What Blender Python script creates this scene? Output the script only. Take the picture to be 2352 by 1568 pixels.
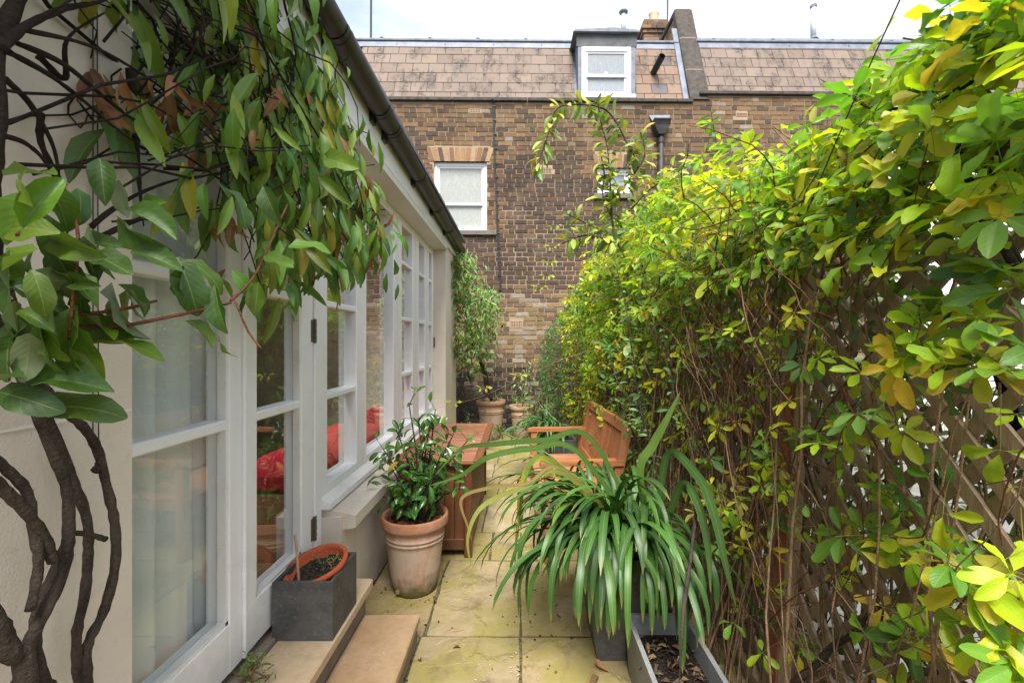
import bpy, math, random
import numpy as np
from mathutils import Vector, Matrix, Quaternion
R = math.radians
rng = random.Random(11)
nr = np.random.default_rng(5)
for o in list(bpy.data.objects): bpy.data.objects.remove(o)
sc = bpy.context.scene
COL = sc.collection

# ------------------------------------------------------------------ camera
F = 1045.0            # focal length in units of a 2352 pixel wide picture (16 mm on 36 mm)
CAMZ = 1.4
cam = bpy.data.cameras.new('camera'); camo = bpy.data.objects.new('camera', cam); COL.objects.link(camo)
camo.location = (0, 0, CAMZ); camo.rotation_euler = (R(90), 0, 0)
cam.sensor_width = 36; cam.lens = 16.0; cam.shift_x = -19/2352; cam.shift_y = 0.0005
cam.clip_start = 0.02; cam.clip_end = 3000
sc.camera = camo

# ------------------------------------------------------------------ sky, sun, exposure
SUN_EL, SUN_AZ = R(57), R(183)          # azimuth from +Y towards +X
w = bpy.data.worlds.new('World'); sc.world = w; w.use_nodes = True
nt = w.node_tree; nt.nodes.clear()
out = nt.nodes.new('ShaderNodeOutputWorld'); bg = nt.nodes.new('ShaderNodeBackground')
sky = nt.nodes.new('ShaderNodeTexSky'); sky.sky_type = 'NISHITA'; sky.sun_disc = False
sky.sun_elevation = SUN_EL; sky.sun_rotation = SUN_AZ; sky.air_density = 1.0; sky.dust_density = 2.0
tc = nt.nodes.new('ShaderNodeTexCoord')
mp = nt.nodes.new('ShaderNodeMapping'); mp.inputs['Scale'].default_value = (1.0, 1.0, 2.6); mp.inputs['Location'].default_value = (0.35, 0.2, 0.1)
nz = nt.nodes.new('ShaderNodeTexNoise'); nz.inputs['Scale'].default_value = 2.3; nz.inputs['Detail'].default_value = 9; nz.inputs['Roughness'].default_value = 0.55
rp = nt.nodes.new('ShaderNodeValToRGB'); rp.color_ramp.elements[0].position = 0.34; rp.color_ramp.elements[1].position = 0.62
rp.color_ramp.elements[0].color = (0.22, 0.22, 0.22, 1); rp.color_ramp.elements[1].color = (1, 1, 1, 1)
mx = nt.nodes.new('ShaderNodeMix'); mx.data_type = 'RGBA'
CLOUD = 4.0
mx.inputs['B'].default_value = (CLOUD, CLOUD*1.005, CLOUD*1.02, 1)
nt.links.new(tc.outputs['Generated'], mp.inputs['Vector']); nt.links.new(mp.outputs[0], nz.inputs['Vector'])
nt.links.new(nz.outputs['Fac'], rp.inputs['Fac']); nt.links.new(rp.outputs['Color'], mx.inputs['Factor'])
nt.links.new(sky.outputs['Color'], mx.inputs['A']); nt.links.new(mx.outputs['Result'], bg.inputs['Color'])
bg.inputs['Strength'].default_value = 0.1
nt.links.new(bg.outputs[0], out.inputs['Surface'])
sl = bpy.data.lights.new('sun', 'SUN'); so = bpy.data.objects.new('sun', sl); COL.objects.link(so)
sl.energy = 2.6; sl.angle = R(30); sl.color = (1.0, 0.965, 0.9)
sd = Vector((math.sin(SUN_AZ)*math.cos(SUN_EL), math.cos(SUN_AZ)*math.cos(SUN_EL), math.sin(SUN_EL)))
so.rotation_euler = sd.to_track_quat('Z', 'Y').to_euler(); so.location = (6, 4, 12)
sc.view_settings.view_transform = 'Standard'; sc.view_settings.look = 'None'
sc.view_settings.gamma = 1.0; sc.view_settings.use_curve_mapping = False
sc.view_settings.exposure = 1.95
sc.render.engine = 'CYCLES'
sc.cycles.use_denoising = True
try: sc.cycles.denoiser = 'OPENIMAGEDENOISE'
except Exception: pass
sc.cycles.max_bounces = 8; sc.cycles.diffuse_bounces = 4; sc.cycles.glossy_bounces = 4
sc.cycles.transparent_max_bounces = 12; sc.cycles.transmission_bounces = 6; sc.cycles.caustics_reflective = False; sc.cycles.caustics_refractive = False

# ------------------------------------------------------------------ helpers
def P(px, py, Y):       # a spot seen in the photograph (2352 wide) at a known distance
    return Vector(((px-1195)/F*Y, Y, CAMZ-(py-785)/F*Y))
def PX(px, py, X):      # the same, at a known sideways distance
    return P(px, py, X*F/(px-1195))

class MB:
    def __init__(s): s.v=[]; s.f=[]; s.uv=[]; s.c=[]; s.n=0
    def add(s, V, Fc, col=None, uv=None):
        V=np.asarray(V,float).reshape(-1,3); b=s.n; s.v.append(V); s.n+=len(V)
        s.f += [tuple(i+b for i in f) for f in Fc]
        s.c.append(np.tile(np.array(col if col is not None else (1,1,1),float)[:3],(len(V),1)))
        s.uv.append(np.zeros((len(V),2)) if uv is None else np.asarray(uv,float))
        return s
    def box(s, a, b, col=None, ch=0.0):
        x0,y0,z0=[min(a[i],b[i]) for i in range(3)]; x1,y1,z1=[max(a[i],b[i]) for i in range(3)]
        if ch<=0:
            V=[(x,y,z) for z in (z0,z1) for y in (y0,y1) for x in (x0,x1)]
            return s.add(V,[(0,2,3,1),(4,5,7,6),(0,1,5,4),(1,3,7,5),(3,2,6,7),(2,0,4,6)],col)
        return s.cbox(x0,x1,y0,y1,z0,z1,ch,col)
    def cbox(s,x0,x1,y0,y1,z0,z1,ch,col=None):
        # chamfered box: convex hull of 24 points
        V=[];ix={}
        for i,x in enumerate((x0,x1)):
            for j,y in enumerate((y0,y1)):
                for k,z in enumerate((z0,z1)):
                    sx=ch*(1-2*i); sy=ch*(1-2*j); sz=ch*(1-2*k)
                    ix[i,j,k,0]=len(V); V.append((x,y+sy,z+sz))
                    ix[i,j,k,1]=len(V); V.append((x+sx,y,z+sz))
                    ix[i,j,k,2]=len(V); V.append((x+sx,y+sy,z))
        Fc=[]
        for i in (0,1):
            q=[ix[i,0,0,0],ix[i,1,0,0],ix[i,1,1,0],ix[i,0,1,0]]; Fc.append(q if i else q[::-1])
            q=[ix[0,i,0,1],ix[0,i,1,1],ix[1,i,1,1],ix[1,i,0,1]]; Fc.append(q if i else q[::-1])
            q=[ix[0,0,i,2],ix[1,0,i,2],ix[1,1,i,2],ix[0,1,i,2]]; Fc.append(q if i else q[::-1])
        for a in (0,1):
            for b in (0,1):
                q=[ix[a,b,0,0],ix[a,b,1,0],ix[a,b,1,1],ix[a,b,0,1]]; Fc.append(q if a==b else q[::-1])
                q=[ix[a,0,b,0],ix[a,1,b,0],ix[a,1,b,2],ix[a,0,b,2]]; Fc.append(q[::-1] if a==b else q)
                q=[ix[0,a,b,1],ix[1,a,b,1],ix[1,a,b,2],ix[0,a,b,2]]; Fc.append(q if a==b else q[::-1])
        for i in (0,1):
            for j in (0,1):
                for k in (0,1):
                    t=[ix[i,j,k,0],ix[i,j,k,1],ix[i,j,k,2]]; Fc.append(t if (i+j+k)%2 else t[::-1])
        return s.add(V,Fc,col)
    def beam(s, p, q, wdt, dep, up=(0,0,1), col=None):
        p=Vector(p);q=Vector(q);d=(q-p).normalized(); u=Vector(up)
        if abs(d.dot(u))>.98: u=Vector((1,0,0))
        x=d.cross(u).normalized(); y=x.cross(d).normalized()
        V=[]
        for e in (p,q):
            for a,b in ((-1,-1),(1,-1),(1,1),(-1,1)): V.append(e+x*(a*wdt/2)+y*(b*dep/2))
        return s.add([tuple(v) for v in V],[(3,2,1,0),(4,5,6,7),(0,1,5,4),(1,2,6,5),(2,3,7,6),(3,0,4,7)],col)
    def tube(s, pts, rad, n=6, col=None, cap=True):
        pts=[Vector(p) for p in pts]; m=len(pts)
        if not hasattr(rad,'__len__'): rad=[rad]*m
        V=[];Fc=[];prev=None
        for i,p in enumerate(pts):
            d=(pts[min(i+1,m-1)]-pts[max(i-1,0)])
            d=d.normalized() if d.length>1e-9 else Vector((0,0,1))
            if prev is None:
                u=Vector((1,0,0)) if abs(d.x)<.8 else Vector((0,0,1))
                x=d.cross(u).normalized()
            else:
                x=(prev-d*prev.dot(d)); x=x.normalized() if x.length>1e-6 else d.orthogonal().normalized()
            y=d.cross(x); prev=x
            for k in range(n):
                a=2*math.pi*k/n; V.append(tuple(p+(x*math.cos(a)+y*math.sin(a))*rad[i]))
        for i in range(m-1):
            for k in range(n):
                k2=(k+1)%n; Fc.append((i*n+k,i*n+k2,(i+1)*n+k2,(i+1)*n+k))
        if cap: Fc.append(tuple(range(n))[::-1]); Fc.append(tuple((m-1)*n+k for k in range(n)))
        return s.add(V,Fc,col)
    def lathe(s, prof, c=(0,0,0), n=40, col=None):
        V=[];Fc=[];m=len(prof)
        for (r,z) in prof:
            for k in range(n):
                a=2*math.pi*k/n; V.append((c[0]+r*math.cos(a),c[1]+r*math.sin(a),c[2]+z))
        for i in range(m-1):
            for k in range(n):
                k2=(k+1)%n; Fc.append((i*n+k,i*n+k2,(i+1)*n+k2,(i+1)*n+k))
        return s.add(V,Fc,col)
    def prism(s, poly, axis, a, b, col=None):
        # poly of 2-D points swept along an axis ('x': pts (y,z); 'y': pts (x,z); 'z': pts (x,y))
        def mk(p,t):
            return {'x':(t,p[0],p[1]),'y':(p[0],t,p[1]),'z':(p[0],p[1],t)}[axis]
        n=len(poly); V=[mk(p,a) for p in poly]+[mk(p,b) for p in poly]
        Fc=[tuple(range(n)),tuple(range(2*n-1,n-1,-1))]+[(i,n+i,n+(i+1)%n,(i+1)%n) for i in range(n)]
        return s.add(V,Fc,col)
    def mesh(s, name, smooth=False):
        me=bpy.data.meshes.new(name); V=np.concatenate(s.v)
        me.from_pydata(V.tolist(),[],s.f); fin(me,np.concatenate(s.c),np.concatenate(s.uv),smooth); return me
    def build(s, name, mat, parent=None, smooth=False): return link(name, s.mesh(name,smooth), mat, parent)

def fin(me, colr, uv, smooth):
    a=me.color_attributes.new('col','FLOAT_COLOR','POINT')
    c4=np.ones((len(colr),4),np.float32); c4[:,:3]=colr; a.data.foreach_set('color',c4.ravel())
    if uv is not None:
        l=np.empty(len(me.loops),np.int32); me.loops.foreach_get('vertex_index',l)
        u=me.uv_layers.new(name='UVMap'); u.data.foreach_set('uv',uv[l].astype(np.float32).ravel())
    if smooth: me.polygons.foreach_set('use_smooth',np.ones(len(me.polygons),bool))
    me.update()
def link(name, me, mat, parent=None):
    o=bpy.data.objects.new(name,me); COL.objects.link(o)
    if mat is not None and len(me.materials)==0: me.materials.append(mat)
    if parent is not None: par(o,parent)
    return o
def par(o, parent):
    o.parent=parent
    if parent.parent is None: o.matrix_parent_inverse=Matrix.Translation(-parent.location)
def tag(o, label=None, cat=None, group=None, kind=None):
    if label: o['label']=label
    if cat: o['category']=cat
    if group: o['group']=group
    if kind: o['kind']=kind
    return o
def thing(name, label, cat, loc=(0,0,0), group=None):
    o=bpy.data.objects.new(name,None); COL.objects.link(o); o.location=loc; o.empty_display_size=.1
    return tag(o,label,cat,group)

# ------------------------------------------------------------------ material helpers
class NT:
    def __init__(s,name):
        s.m=bpy.data.materials.new(name); s.m.use_nodes=True; s.t=s.m.node_tree; s.t.nodes.clear()
        s.o=s.t.nodes.new('ShaderNodeOutputMaterial')
    def n(s,typ,ins=None,**props):
        nd=s.t.nodes.new('ShaderNode'+typ)
        for k,v in props.items(): setattr(nd,k,v)
        for k,v in (ins or {}).items(): s.put(nd.inputs[k],v)
        return nd
    def put(s,sock,v):
        if isinstance(v,bpy.types.NodeSocket): s.t.links.new(v,sock)
        elif hasattr(v,'__len__') and len(v)==3 and sock.type=='RGBA': sock.default_value=(*v,1)
        else: sock.default_value=v
    def pos(s): return s.n('NewGeometry').outputs['Position']
    def noise(s,scale,detail=4,rough=.55,vec=None,stretch=None,dist=0):
        v=vec if vec is not None else s.pos()
        if stretch: v=s.n('Mapping',{'Vector':v,'Scale':stretch}).outputs[0]
        return s.n('TexNoise',{'Vector':v,'Scale':scale,'Detail':detail,'Roughness':rough,'Distortion':dist}).outputs['Fac']
    def ramp(s,fac,a,b,ca=0.0,cb=1.0):
        r=s.n('MapRange',{'Value':fac,'From Min':a,'From Max':b,'To Min':ca,'To Max':cb}); r.clamp=True; return r.outputs[0]
    def mix(s,f,a,b,blend='MIX'):
        m=s.n('Mix',data_type='RGBA',blend_type=blend); s.put(m.inputs['Factor'],f); s.put(m.inputs['A'],a); s.put(m.inputs['B'],b); return m.outputs['Result']
    def math(s,op,a,b=0.0):
        m=s.n('Math',operation=op); s.put(m.inputs[0],a); s.put(m.inputs[1],b); return m.outputs[0]
    def attr(s): return s.n('Attribute',attribute_name='col').outputs['Color']
    def ocol(s): return s.n('ObjectInfo').outputs['Color']
    def rand(s): return s.n('ObjectInfo').outputs['Random']
    def z(s): return s.n('SeparateXYZ',{'Vector':s.pos()}).outputs['Z']
    def bump(s,h,strength=.3,dist=.01): return s.n('Bump',{'Height':h,'Strength':strength,'Distance':dist}).outputs[0]
    def bsdf(s,col,rough=.6,bump=None,spec=.5,metal=0.0,**kw):
        ins={'Base Color':col,'Roughness':rough,'Specular IOR Level':spec,'Metallic':metal}
        if bump is not None: ins['Normal']=bump
        ins.update(kw)
        return s.n('BsdfPrincipled',ins).outputs[0]
    def done(s,sh): s.t.links.new(sh,s.o.inputs['Surface']); return s.m

def m_paint(name,col,dirt=(.35,.31,.26),amt=.25,rough=.45,bumpS=.05):
    t=NT(name); d=t.ramp(t.noise(7,6,.65),.5,.8,0,amt); d2=t.ramp(t.noise(60,3,.6),.62,.75,0,amt*.7)
    c=t.mix(d,col,dirt); c=t.mix(d2,c,dirt)
    lowz=t.ramp(t.math('ADD',t.z(),t.math('MULTIPLY',t.math('SUBTRACT',t.noise(9,5,.65),.5),.30)),.33,.50,amt*2.2,0); c=t.mix(lowz,c,dirt)
    return t.done(t.bsdf(c,rough,t.bump(t.noise(90,3),bumpS,.004)))
M={}
M['white']=m_paint('white_paint',(.80,.80,.82),amt=.17)
M['white_old']=m_paint('weathered_white_paint',(.76,.75,.73),amt=.35,bumpS=.12)
M['soffit']=m_paint('soffit_paint',(.70,.68,.63),amt=.22,bumpS=.1)
def m_render():
    t=NT('cream_render'); p=t.pos()
    big=t.noise(2.2,5,.6); fine=t.noise(240,3,.6); mid=t.noise(28,4,.6)
    c=t.mix(t.ramp(big,.35,.7),(.60,.53,.45),(.68,.61,.53)); c=t.mix(t.ramp(mid,.55,.75,0,.25),c,(.42,.37,.30))
    streak=t.noise(9,4,.6,stretch=(1,1,.12)); c=t.mix(t.ramp(streak,.55,.78,0,.35),c,(.36,.32,.26))
    low=t.ramp(t.math('ADD',t.z(),t.math('MULTIPLY',t.noise(6,4),.25)),.12,.34,.55,0)
    c=t.mix(low,c,(.22,.20,.15))
    h=t.math('ADD',fine,t.math('MULTIPLY',mid,.8))
    return t.done(t.bsdf(c,.85,t.bump(h,.35,.004),.25))
M['render']=m_render()
def m_brick(name,src):
    t=NT(name); c=t.attr() if src=='attr' else t.ocol()
    n1=t.noise(55,5,.65); n2=t.noise(14,5,.6); n3=t.noise(190,3,.6)
    big=t.noise(1.1,6,.62,stretch=(1,1,.6)); c=t.mix(t.ramp(big,.45,.68,0,.55),c,t.mix(1,c,(.42,.40,.40),'MULTIPLY'))
    c=t.mix(t.ramp(t.noise(2.3,5,.6),.55,.75,0,.35),c,(.30,.21,.13))
    c=t.mix(t.ramp(n1,.35,.75,0,.55),c,t.mix(.6,c,(.03,.025,.022)))
    c=t.mix(t.ramp(n2,.52,.72,0,.4),c,(.10,.075,.055))
    c=t.mix(t.ramp(n3,.58,.72,0,.4),c,(.45,.34,.22))
    return t.done(t.bsdf(c,.9,t.bump(t.math('ADD',n1,t.math('MULTIPLY',n3,.5)),.8,.012),.2))
M['brick']=m_brick('stock_brick','attr'); M['brick_o']=m_brick('stock_brick_piece','obj')
def m_mortar():
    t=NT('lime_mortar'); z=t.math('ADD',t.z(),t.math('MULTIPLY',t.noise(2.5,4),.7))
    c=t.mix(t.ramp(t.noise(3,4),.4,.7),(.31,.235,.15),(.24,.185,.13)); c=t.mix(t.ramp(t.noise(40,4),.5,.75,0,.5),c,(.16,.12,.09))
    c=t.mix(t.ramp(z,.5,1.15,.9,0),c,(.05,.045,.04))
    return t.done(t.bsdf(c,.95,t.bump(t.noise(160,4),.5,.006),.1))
M['mortar']=m_mortar()
def m_slate():
    t=NT('roof_slate'); c=t.ocol(); st=t.noise(4.2,5,.66,stretch=(1.5,1,.7)); sp=t.noise(34,4,.6,stretch=(.6,1,1.4))
    msk=t.math('MULTIPLY',t.ramp(st,.49,.62),t.ramp(sp,.38,.56))
    c=t.mix(t.ramp(t.noise(18,4),.4,.8,0,.35),c,(.17,.12,.09)); c=t.mix(t.math('MULTIPLY',msk,.8),c,(.025,.022,.022))
    return t.done(t.bsdf(c,.8,t.bump(t.noise(80,3),.25,.004),.3))
M['slate']=m_slate()
def m_stone(name,a,b,rough=.85,sc_=14,bs=.5):
    t=NT(name); c=t.mix(t.ramp(t.noise(sc_,6,.65),.35,.7),a,b); c=t.mix(t.ramp(t.noise(sc_*7,3),.6,.75,0,.4),c,tuple(x*1.9 for x in b))
    return t.done(t.bsdf(c,rough,t.bump(t.noise(sc_*5,5,.6),bs,.006),.25))
M['coping']=m_stone('dark_coping_stone',(.035,.03,.027),(.085,.072,.062))
M['joint']=m_stone('pale_joint',(.36,.29,.24),(.30,.23,.18))
M['sillstone']=m_stone('grey_sill_stone',(.10,.09,.08),(.17,.15,.13))
M['lead']=m_stone('lead_sheet',(.10,.115,.14),(.19,.21,.25),.5,9,.2)
M['leadpale']=m_stone('pale_lead',(.10,.118,.155),(.18,.20,.25),.5,6,.2)
M['buffpot']=m_stone('buff_clay',(.52,.40,.28),(.62,.50,.36),.8,6,.1)
M['galv']=m_stone('grey_flue_metal',(.42,.45,.50),(.50,.53,.58),.45,4,.05)
M['airbrick']=m_stone('buff_air_brick',(.34,.24,.16),(.42,.31,.22),.85,20,.3)
M['dark']=m_stone('painted_void_shade',(.006,.006,.006),(.012,.011,.01),.95,10,.1)  # near-black colour painted for the shade inside gaps and holes
def m_plastic(name,col,rough=.32):
    t=NT(name); d=t.noise(12,5,.6); c=t.mix(t.ramp(d,.45,.75,0,.5),col,(.07,.06,.05))
    return t.done(t.bsdf(c,t.ramp(d,.3,.8,rough,rough+.25),t.bump(t.noise(70,3),.06,.004),.5))
M['black']=m_plastic('black_gutter_plastic',(.016,.015,.015)); M['pipe']=m_plastic('black_pipe_paint',(.018,.018,.02),.45)
def m_glass(name,tint=(.97,.985,.98)):
    t=NT(name); fr=t.n('Fresnel',{'IOR':1.52}).outputs[0]
    f=t.math('MULTIPLY',t.math('MINIMUM',t.math('MULTIPLY',fr,2.1),.97),t.math('SUBTRACT',1.0,t.n('NewGeometry').outputs['Backfacing']))
    g=t.n('BsdfGlossy',{'Color':(1,1,1,1),'Roughness':.0}); tr=t.n('BsdfTransparent',{'Color':(*tint,1)})
    return t.done(t.n('MixShader',{0:f,1:tr.outputs[0],2:g.outputs[0]}).outputs[0])
M['glass']=m_glass('window_glass')
def m_obscure(name,col):
    t=NT(name); n=t.noise(26,3,.6,stretch=(1.6,1,.5),dist=1.0)
    c=t.mix(t.ramp(n,.4,.65),col,tuple(x*1.18 for x in col))
    return t.done(t.bsdf(c,.22,t.bump(n,.5,.01),.5))
M['obscure']=m_obscure('obscured_glass',(.26,.27,.25)); M['obscure_d']=m_obscure('dark_obscured_glass',(.20,.22,.24))
def m_cloth(name,col,rough=.9,trans=0.0):
    t=NT(name); n=t.noise(350,2); c=t.mix(t.ramp(t.noise(5,3),.3,.8),col,tuple(x*.85 for x in col))
    s=t.bsdf(c,rough,t.bump(n,.25,.002),.2)
    if trans>0:
        tr=t.n('BsdfTranslucent',{'Color':(*col,1)}); s=t.n('MixShader',{0:trans,1:s,2:tr.outputs[0]}).outputs[0]
    return t.done(s)
M['curtain']=m_cloth('pale_green_curtain',(.90,.93,.89),.9,.2); M['red']=m_cloth('crimson_cushion',(.42,.012,.035))
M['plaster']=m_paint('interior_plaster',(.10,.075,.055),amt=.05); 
def m_wood(name,a,b,axis,rough=.55,scale=9,wear=None,src=None,grainamp=.5):
    t=NT(name); st={'x':(.12,1,1),'y':(1,.12,1),'z':(1,1,.12)}[axis]
    g=t.noise(scale*4,6,.65,stretch=st,dist=.4); g2=t.noise(scale*14,3,.6,stretch=st)
    c=t.mix(t.ramp(g,.3,.7),a,b); c=t.mix(t.ramp(g2,.55,.75,0,.45),c,tuple(x*.35 for x in a))
    if src=='obj': c=t.mix(1.0,c,t.ocol(),'MULTIPLY')
    if wear: c=t.mix(t.ramp(t.noise(7,5,.65),.48,.7,0,.8),c,wear)
    return t.done(t.bsdf(c,rough,t.bump(t.math('ADD',g,g2),grainamp,.003),.35))
for ax in 'xyz':
    M['teak_'+ax]=m_wood('orange_teak_'+ax,(.25,.088,.032),(.35,.145,.058),ax,.45,src='obj',wear=(.24,.12,.065))
    M['box_'+ax]=m_wood('brown_box_timber_'+ax,(.10,.036,.014),(.17,.064,.025),ax,.5,src='obj',wear=(.13,.07,.042))
M['lid_x']=m_wood('weathered_lid_timber',(.21,.078,.038),(.31,.13,.07),'x',.5,src='obj',wear=(.26,.15,.10))
M['grey_z']=m_wood('weathered_trellis_timber',(.24,.175,.112),(.37,.285,.195),'z',.85,src='obj',wear=(.13,.115,.06),grainamp=.9)
M['post_red']=m_wood('red_brown_stained_timber',(.24,.07,.036),(.33,.115,.066),'z',.8,src='obj',wear=(.14,.10,.07),grainamp=.9)
M['floor']=m_wood('oak_floor',(.26,.15,.07),(.36,.22,.11),'x',.4)
M['bamboo']=m_wood('cane',(.36,.20,.12),(.45,.27,.17),'z',.6)
def m_terra(name,lo,chalk,moss,cz=(.30,.45),base=(.38,.145,.065)):
    t=NT(name); tcn=t.n('TexCoord').outputs['Object']; z=t.n('SeparateXYZ',{'Vector':tcn}).outputs['Z']
    n=t.noise(8,6,.65); v=t.noise(16,5,.6,stretch=(1,1,.3)); n3=t.noise(60,4)
    c=t.mix(t.ramp(n3,.4,.7),base,(base[0]*.8,base[1]*.95,base[2]*1.1))
    zz=t.math('ADD',z,t.math('MULTIPLY',t.math('SUBTRACT',n,.5),.28))
    ch=t.math('MULTIPLY',t.ramp(zz,cz[0],cz[1],1,0),t.ramp(v,.28,.50))
    c=t.mix(t.math('MULTIPLY',ch,chalk),c,(.42,.33,.25)); c=t.mix(t.ramp(n,.60,.72,0,.5),c,(.19,.11,.07))
    mz=t.ramp(t.math('ADD',z,t.math('MULTIPLY',t.math('SUBTRACT',t.noise(14,5),.5),.25)),.02,.13,1,0)
    c=t.mix(t.math('MULTIPLY',mz,moss),c,(.075,.075,.02))
    return t.done(t.bsdf(c,.85,t.bump(t.math('ADD',n3,n),.3,.004),.25))
M['terra']=m_terra('aged_terracotta',0,.9,.9); M['terra_pale']=m_terra('pale_terracotta',0,.8,.5,(.34,.62),(.40,.20,.11)); M['terra_new']=m_terra('fresh_terracotta',0,.0,.0,(.0,.01),(.43,.085,.035))
def m_slab():
    t=NT('yorkstone'); c=t.ocol(); n=t.noise(3.1,7,.62,dist=.6); n2=t.noise(22,6,.65); wv=t.noise(4.4,7,.62,dist=.7); gr=t.noise(260,2,.6)
    vor=t.n('TexNoise',{'Vector':t.n('Mapping',{'Vector':t.pos(),'Scale':(1,1,.2)}).outputs[0],'Scale':2.4,'Detail':6,'Roughness':.55,'Distortion':.5}).outputs['Fac']
    step=t.ramp(vor,.47,.50); step2=t.ramp(vor,.58,.60)
    c=t.mix(t.ramp(n2,.4,.7,0,.35),c,(.20,.14,.075)); c=t.mix(t.ramp(wv,.5,.62,0,.5),c,(.30,.22,.13))
    c=t.mix(t.ramp(gr,.5,.7,0,.35),c,(.13,.10,.06)); c=t.mix(t.math('MULTIPLY',t.ramp(n,.40,.58),.66),c,(.24,.215,.04)); c=t.mix(t.ramp(t.noise(5,7,.66),.52,.72,0,.65),c,(.10,.078,.045))
    h=t.math('ADD',t.math('ADD',t.math('MULTIPLY',step,1.1),step2),t.math('ADD',t.math('MULTIPLY',n2,.35),t.math('MULTIPLY',gr,.2)))
    edge=t.math('MULTIPLY',t.ramp(vor,.455,.47),t.ramp(vor,.50,.515,1,0)); c=t.mix(t.math('MULTIPLY',edge,.12),c,(.12,.09,.05))
    return t.done(t.bsdf(c,t.ramp(n2,.3,.8,.55,.8),t.bump(h,.45,.010),.35))
M['slab']=m_slab()
def m_step(name,a,b):
    t=NT(name); n=t.noise(3.2,6,.6,dist=.8); n2=t.noise(26,5,.6); sp=t.noise(120,2,.5); cl=t.noise(5,3)
    c=t.mix(t.ramp(n,.35,.68),a,b); c=t.mix(t.ramp(n2,.45,.75,0,.35),c,tuple(x*.55 for x in a))
    c=t.mix(t.math('MULTIPLY',t.ramp(sp,.64,.68),t.ramp(cl,.52,.62)),c,(.52,.48,.42))
    return t.done(t.bsdf(c,.7,t.bump(t.math('ADD',n2,n),.25,.005),.3))
M['step']=m_step('buff_sandstone',(.46,.335,.21),(.55,.42,.28)); M['step2']=m_step('ochre_sandstone',(.34,.215,.115),(.41,.285,.17))
M['riser']=m_stone('grey_concrete_riser',(.19,.155,.115),(.26,.215,.165),.9,10,.4)
M['slatepot']=m_stone('slate_composite',(.055,.053,.052),(.105,.102,.098),.6,11,.2)
M['slatepale']=m_stone('grey_slate_composite',(.15,.155,.16),(.22,.225,.23),.6,9,.2)
def m_soil(name,a,b,s=70):
    t=NT(name); n=t.noise(s,5,.7); c=t.mix(t.ramp(n,.4,.65),a,b); c=t.mix(t.ramp(t.noise(s*2,2),.62,.68,0,.7),c,(.16,.12,.09))
    return t.done(t.bsdf(c,.95,t.bump(n,1,.02),.15))
M['soil']=m_soil('potting_soil',(.012,.009,.007),(.035,.025,.018)); M['ground']=m_soil('garden_earth',(.03,.024,.017),(.07,.055,.04),18)
M['jointsand']=m_soil('paving_joint',(.09,.085,.03),(.22,.185,.10),60)
def m_bark(name,a,b,s=30):
    t=NT(name); n=t.noise(s,5,.65,stretch=(1,1,.5)); n2=t.noise(s*5,3); c=t.mix(t.ramp(n,.35,.7),a,b); c=t.mix(t.ramp(n2,.6,.75,0,.5),c,tuple(x*1.8 for x in b))
    return t.done(t.bsdf(c,.85,t.bump(t.math('ADD',n,n2),.9,.006),.2))
M['bark']=m_bark('grey_brown_bark',(.024,.017,.013),(.075,.057,.044)); M['bark_dark']=m_bark('dark_bark',(.012,.008,.006),(.032,.022,.017))
M['twig']=m_bark('brown_twig',(.12,.072,.038),(.28,.185,.11),40); M['twig_red']=m_bark('reddish_shoot',(.09,.03,.015),(.17,.07,.035),40); M['stem_green']=m_bark('green_stem',(.09,.12,.025),(.16,.19,.05),40)
def m_leaf(name,src,trans=.35,rough=.42,spots=0.0,back=(.24,.30,.15),backamt=.45,strip=False,coat=0.0):
    t=NT(name); c=t.attr() if src=='attr' else t.ocol()
    uv=t.n('UVMap').outputs[0]; s=t.n('SeparateXYZ',{'Vector':uv}); u=t.math('ABSOLUTE',t.math('SUBTRACT',s.outputs['X'],.5)); v=s.outputs['Y']
    n=t.noise(38,5,.65); c=t.mix(t.ramp(t.noise(11,3),.4,.7,0,.35),c,t.mix(1,c,(1.35,1.12,.6),'MULTIPLY')); c=t.mix(t.ramp(n,.35,.7,0,.42),c,t.mix(1,c,(.62,.72,.5),'MULTIPLY'))
    if spots>0:
        sp=t.math('MULTIPLY',t.ramp(t.noise(75,3,.5),.63,.68),t.ramp(t.noise(7,2),.48,.6)); c=t.mix(t.math('MULTIPLY',sp,spots),c,(.10,.045,.012))
    if strip:
        c=t.mix(t.math('MULTIPLY',t.ramp(t.math('ADD',v,t.math('MULTIPLY',t.noise(9,2),.12)),.98,1.06,0,.8),1.0),c,(.26,.17,.05)); rib=t.math('SINE',t.math('MULTIPLY',s.outputs['X'],60)); h=t.math('MULTIPLY',rib,.4); mid=t.ramp(u,.0,.06,.35,0)
    else:
        vn=t.math('SINE',t.math('MULTIPLY',t.math('SUBTRACT',v,t.math('MULTIPLY',u,.55)),48)); h=t.math('ADD',t.math('MULTIPLY',vn,.25),t.ramp(u,0,.08,-1,0)); mid=t.ramp(u,.008,.03,.32,0)
        c=t.mix(t.ramp(vn,.75,1,0,.06),c,(.34,.42,.14))
    c=t.mix(mid,c,(.33,.40,.13))
    geo=t.n('NewGeometry').outputs['Backfacing']; c2=t.mix(t.math('MULTIPLY',geo,backamt),c,back)
    b=t.n('BsdfPrincipled',{'Base Color':c2,'Roughness':rough,'Specular IOR Level':.5,'Normal':t.bump(h,.16,.002),'Coat Weight':coat,'Coat Roughness':.2}).outputs[0]
    tr=t.n('BsdfTranslucent',{'Color':t.mix(1,c,(1.25,1.25,.55),'MULTIPLY')}).outputs[0]
    return t.done(t.n('MixShader',{0:trans,1:b,2:tr}).outputs[0])
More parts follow.
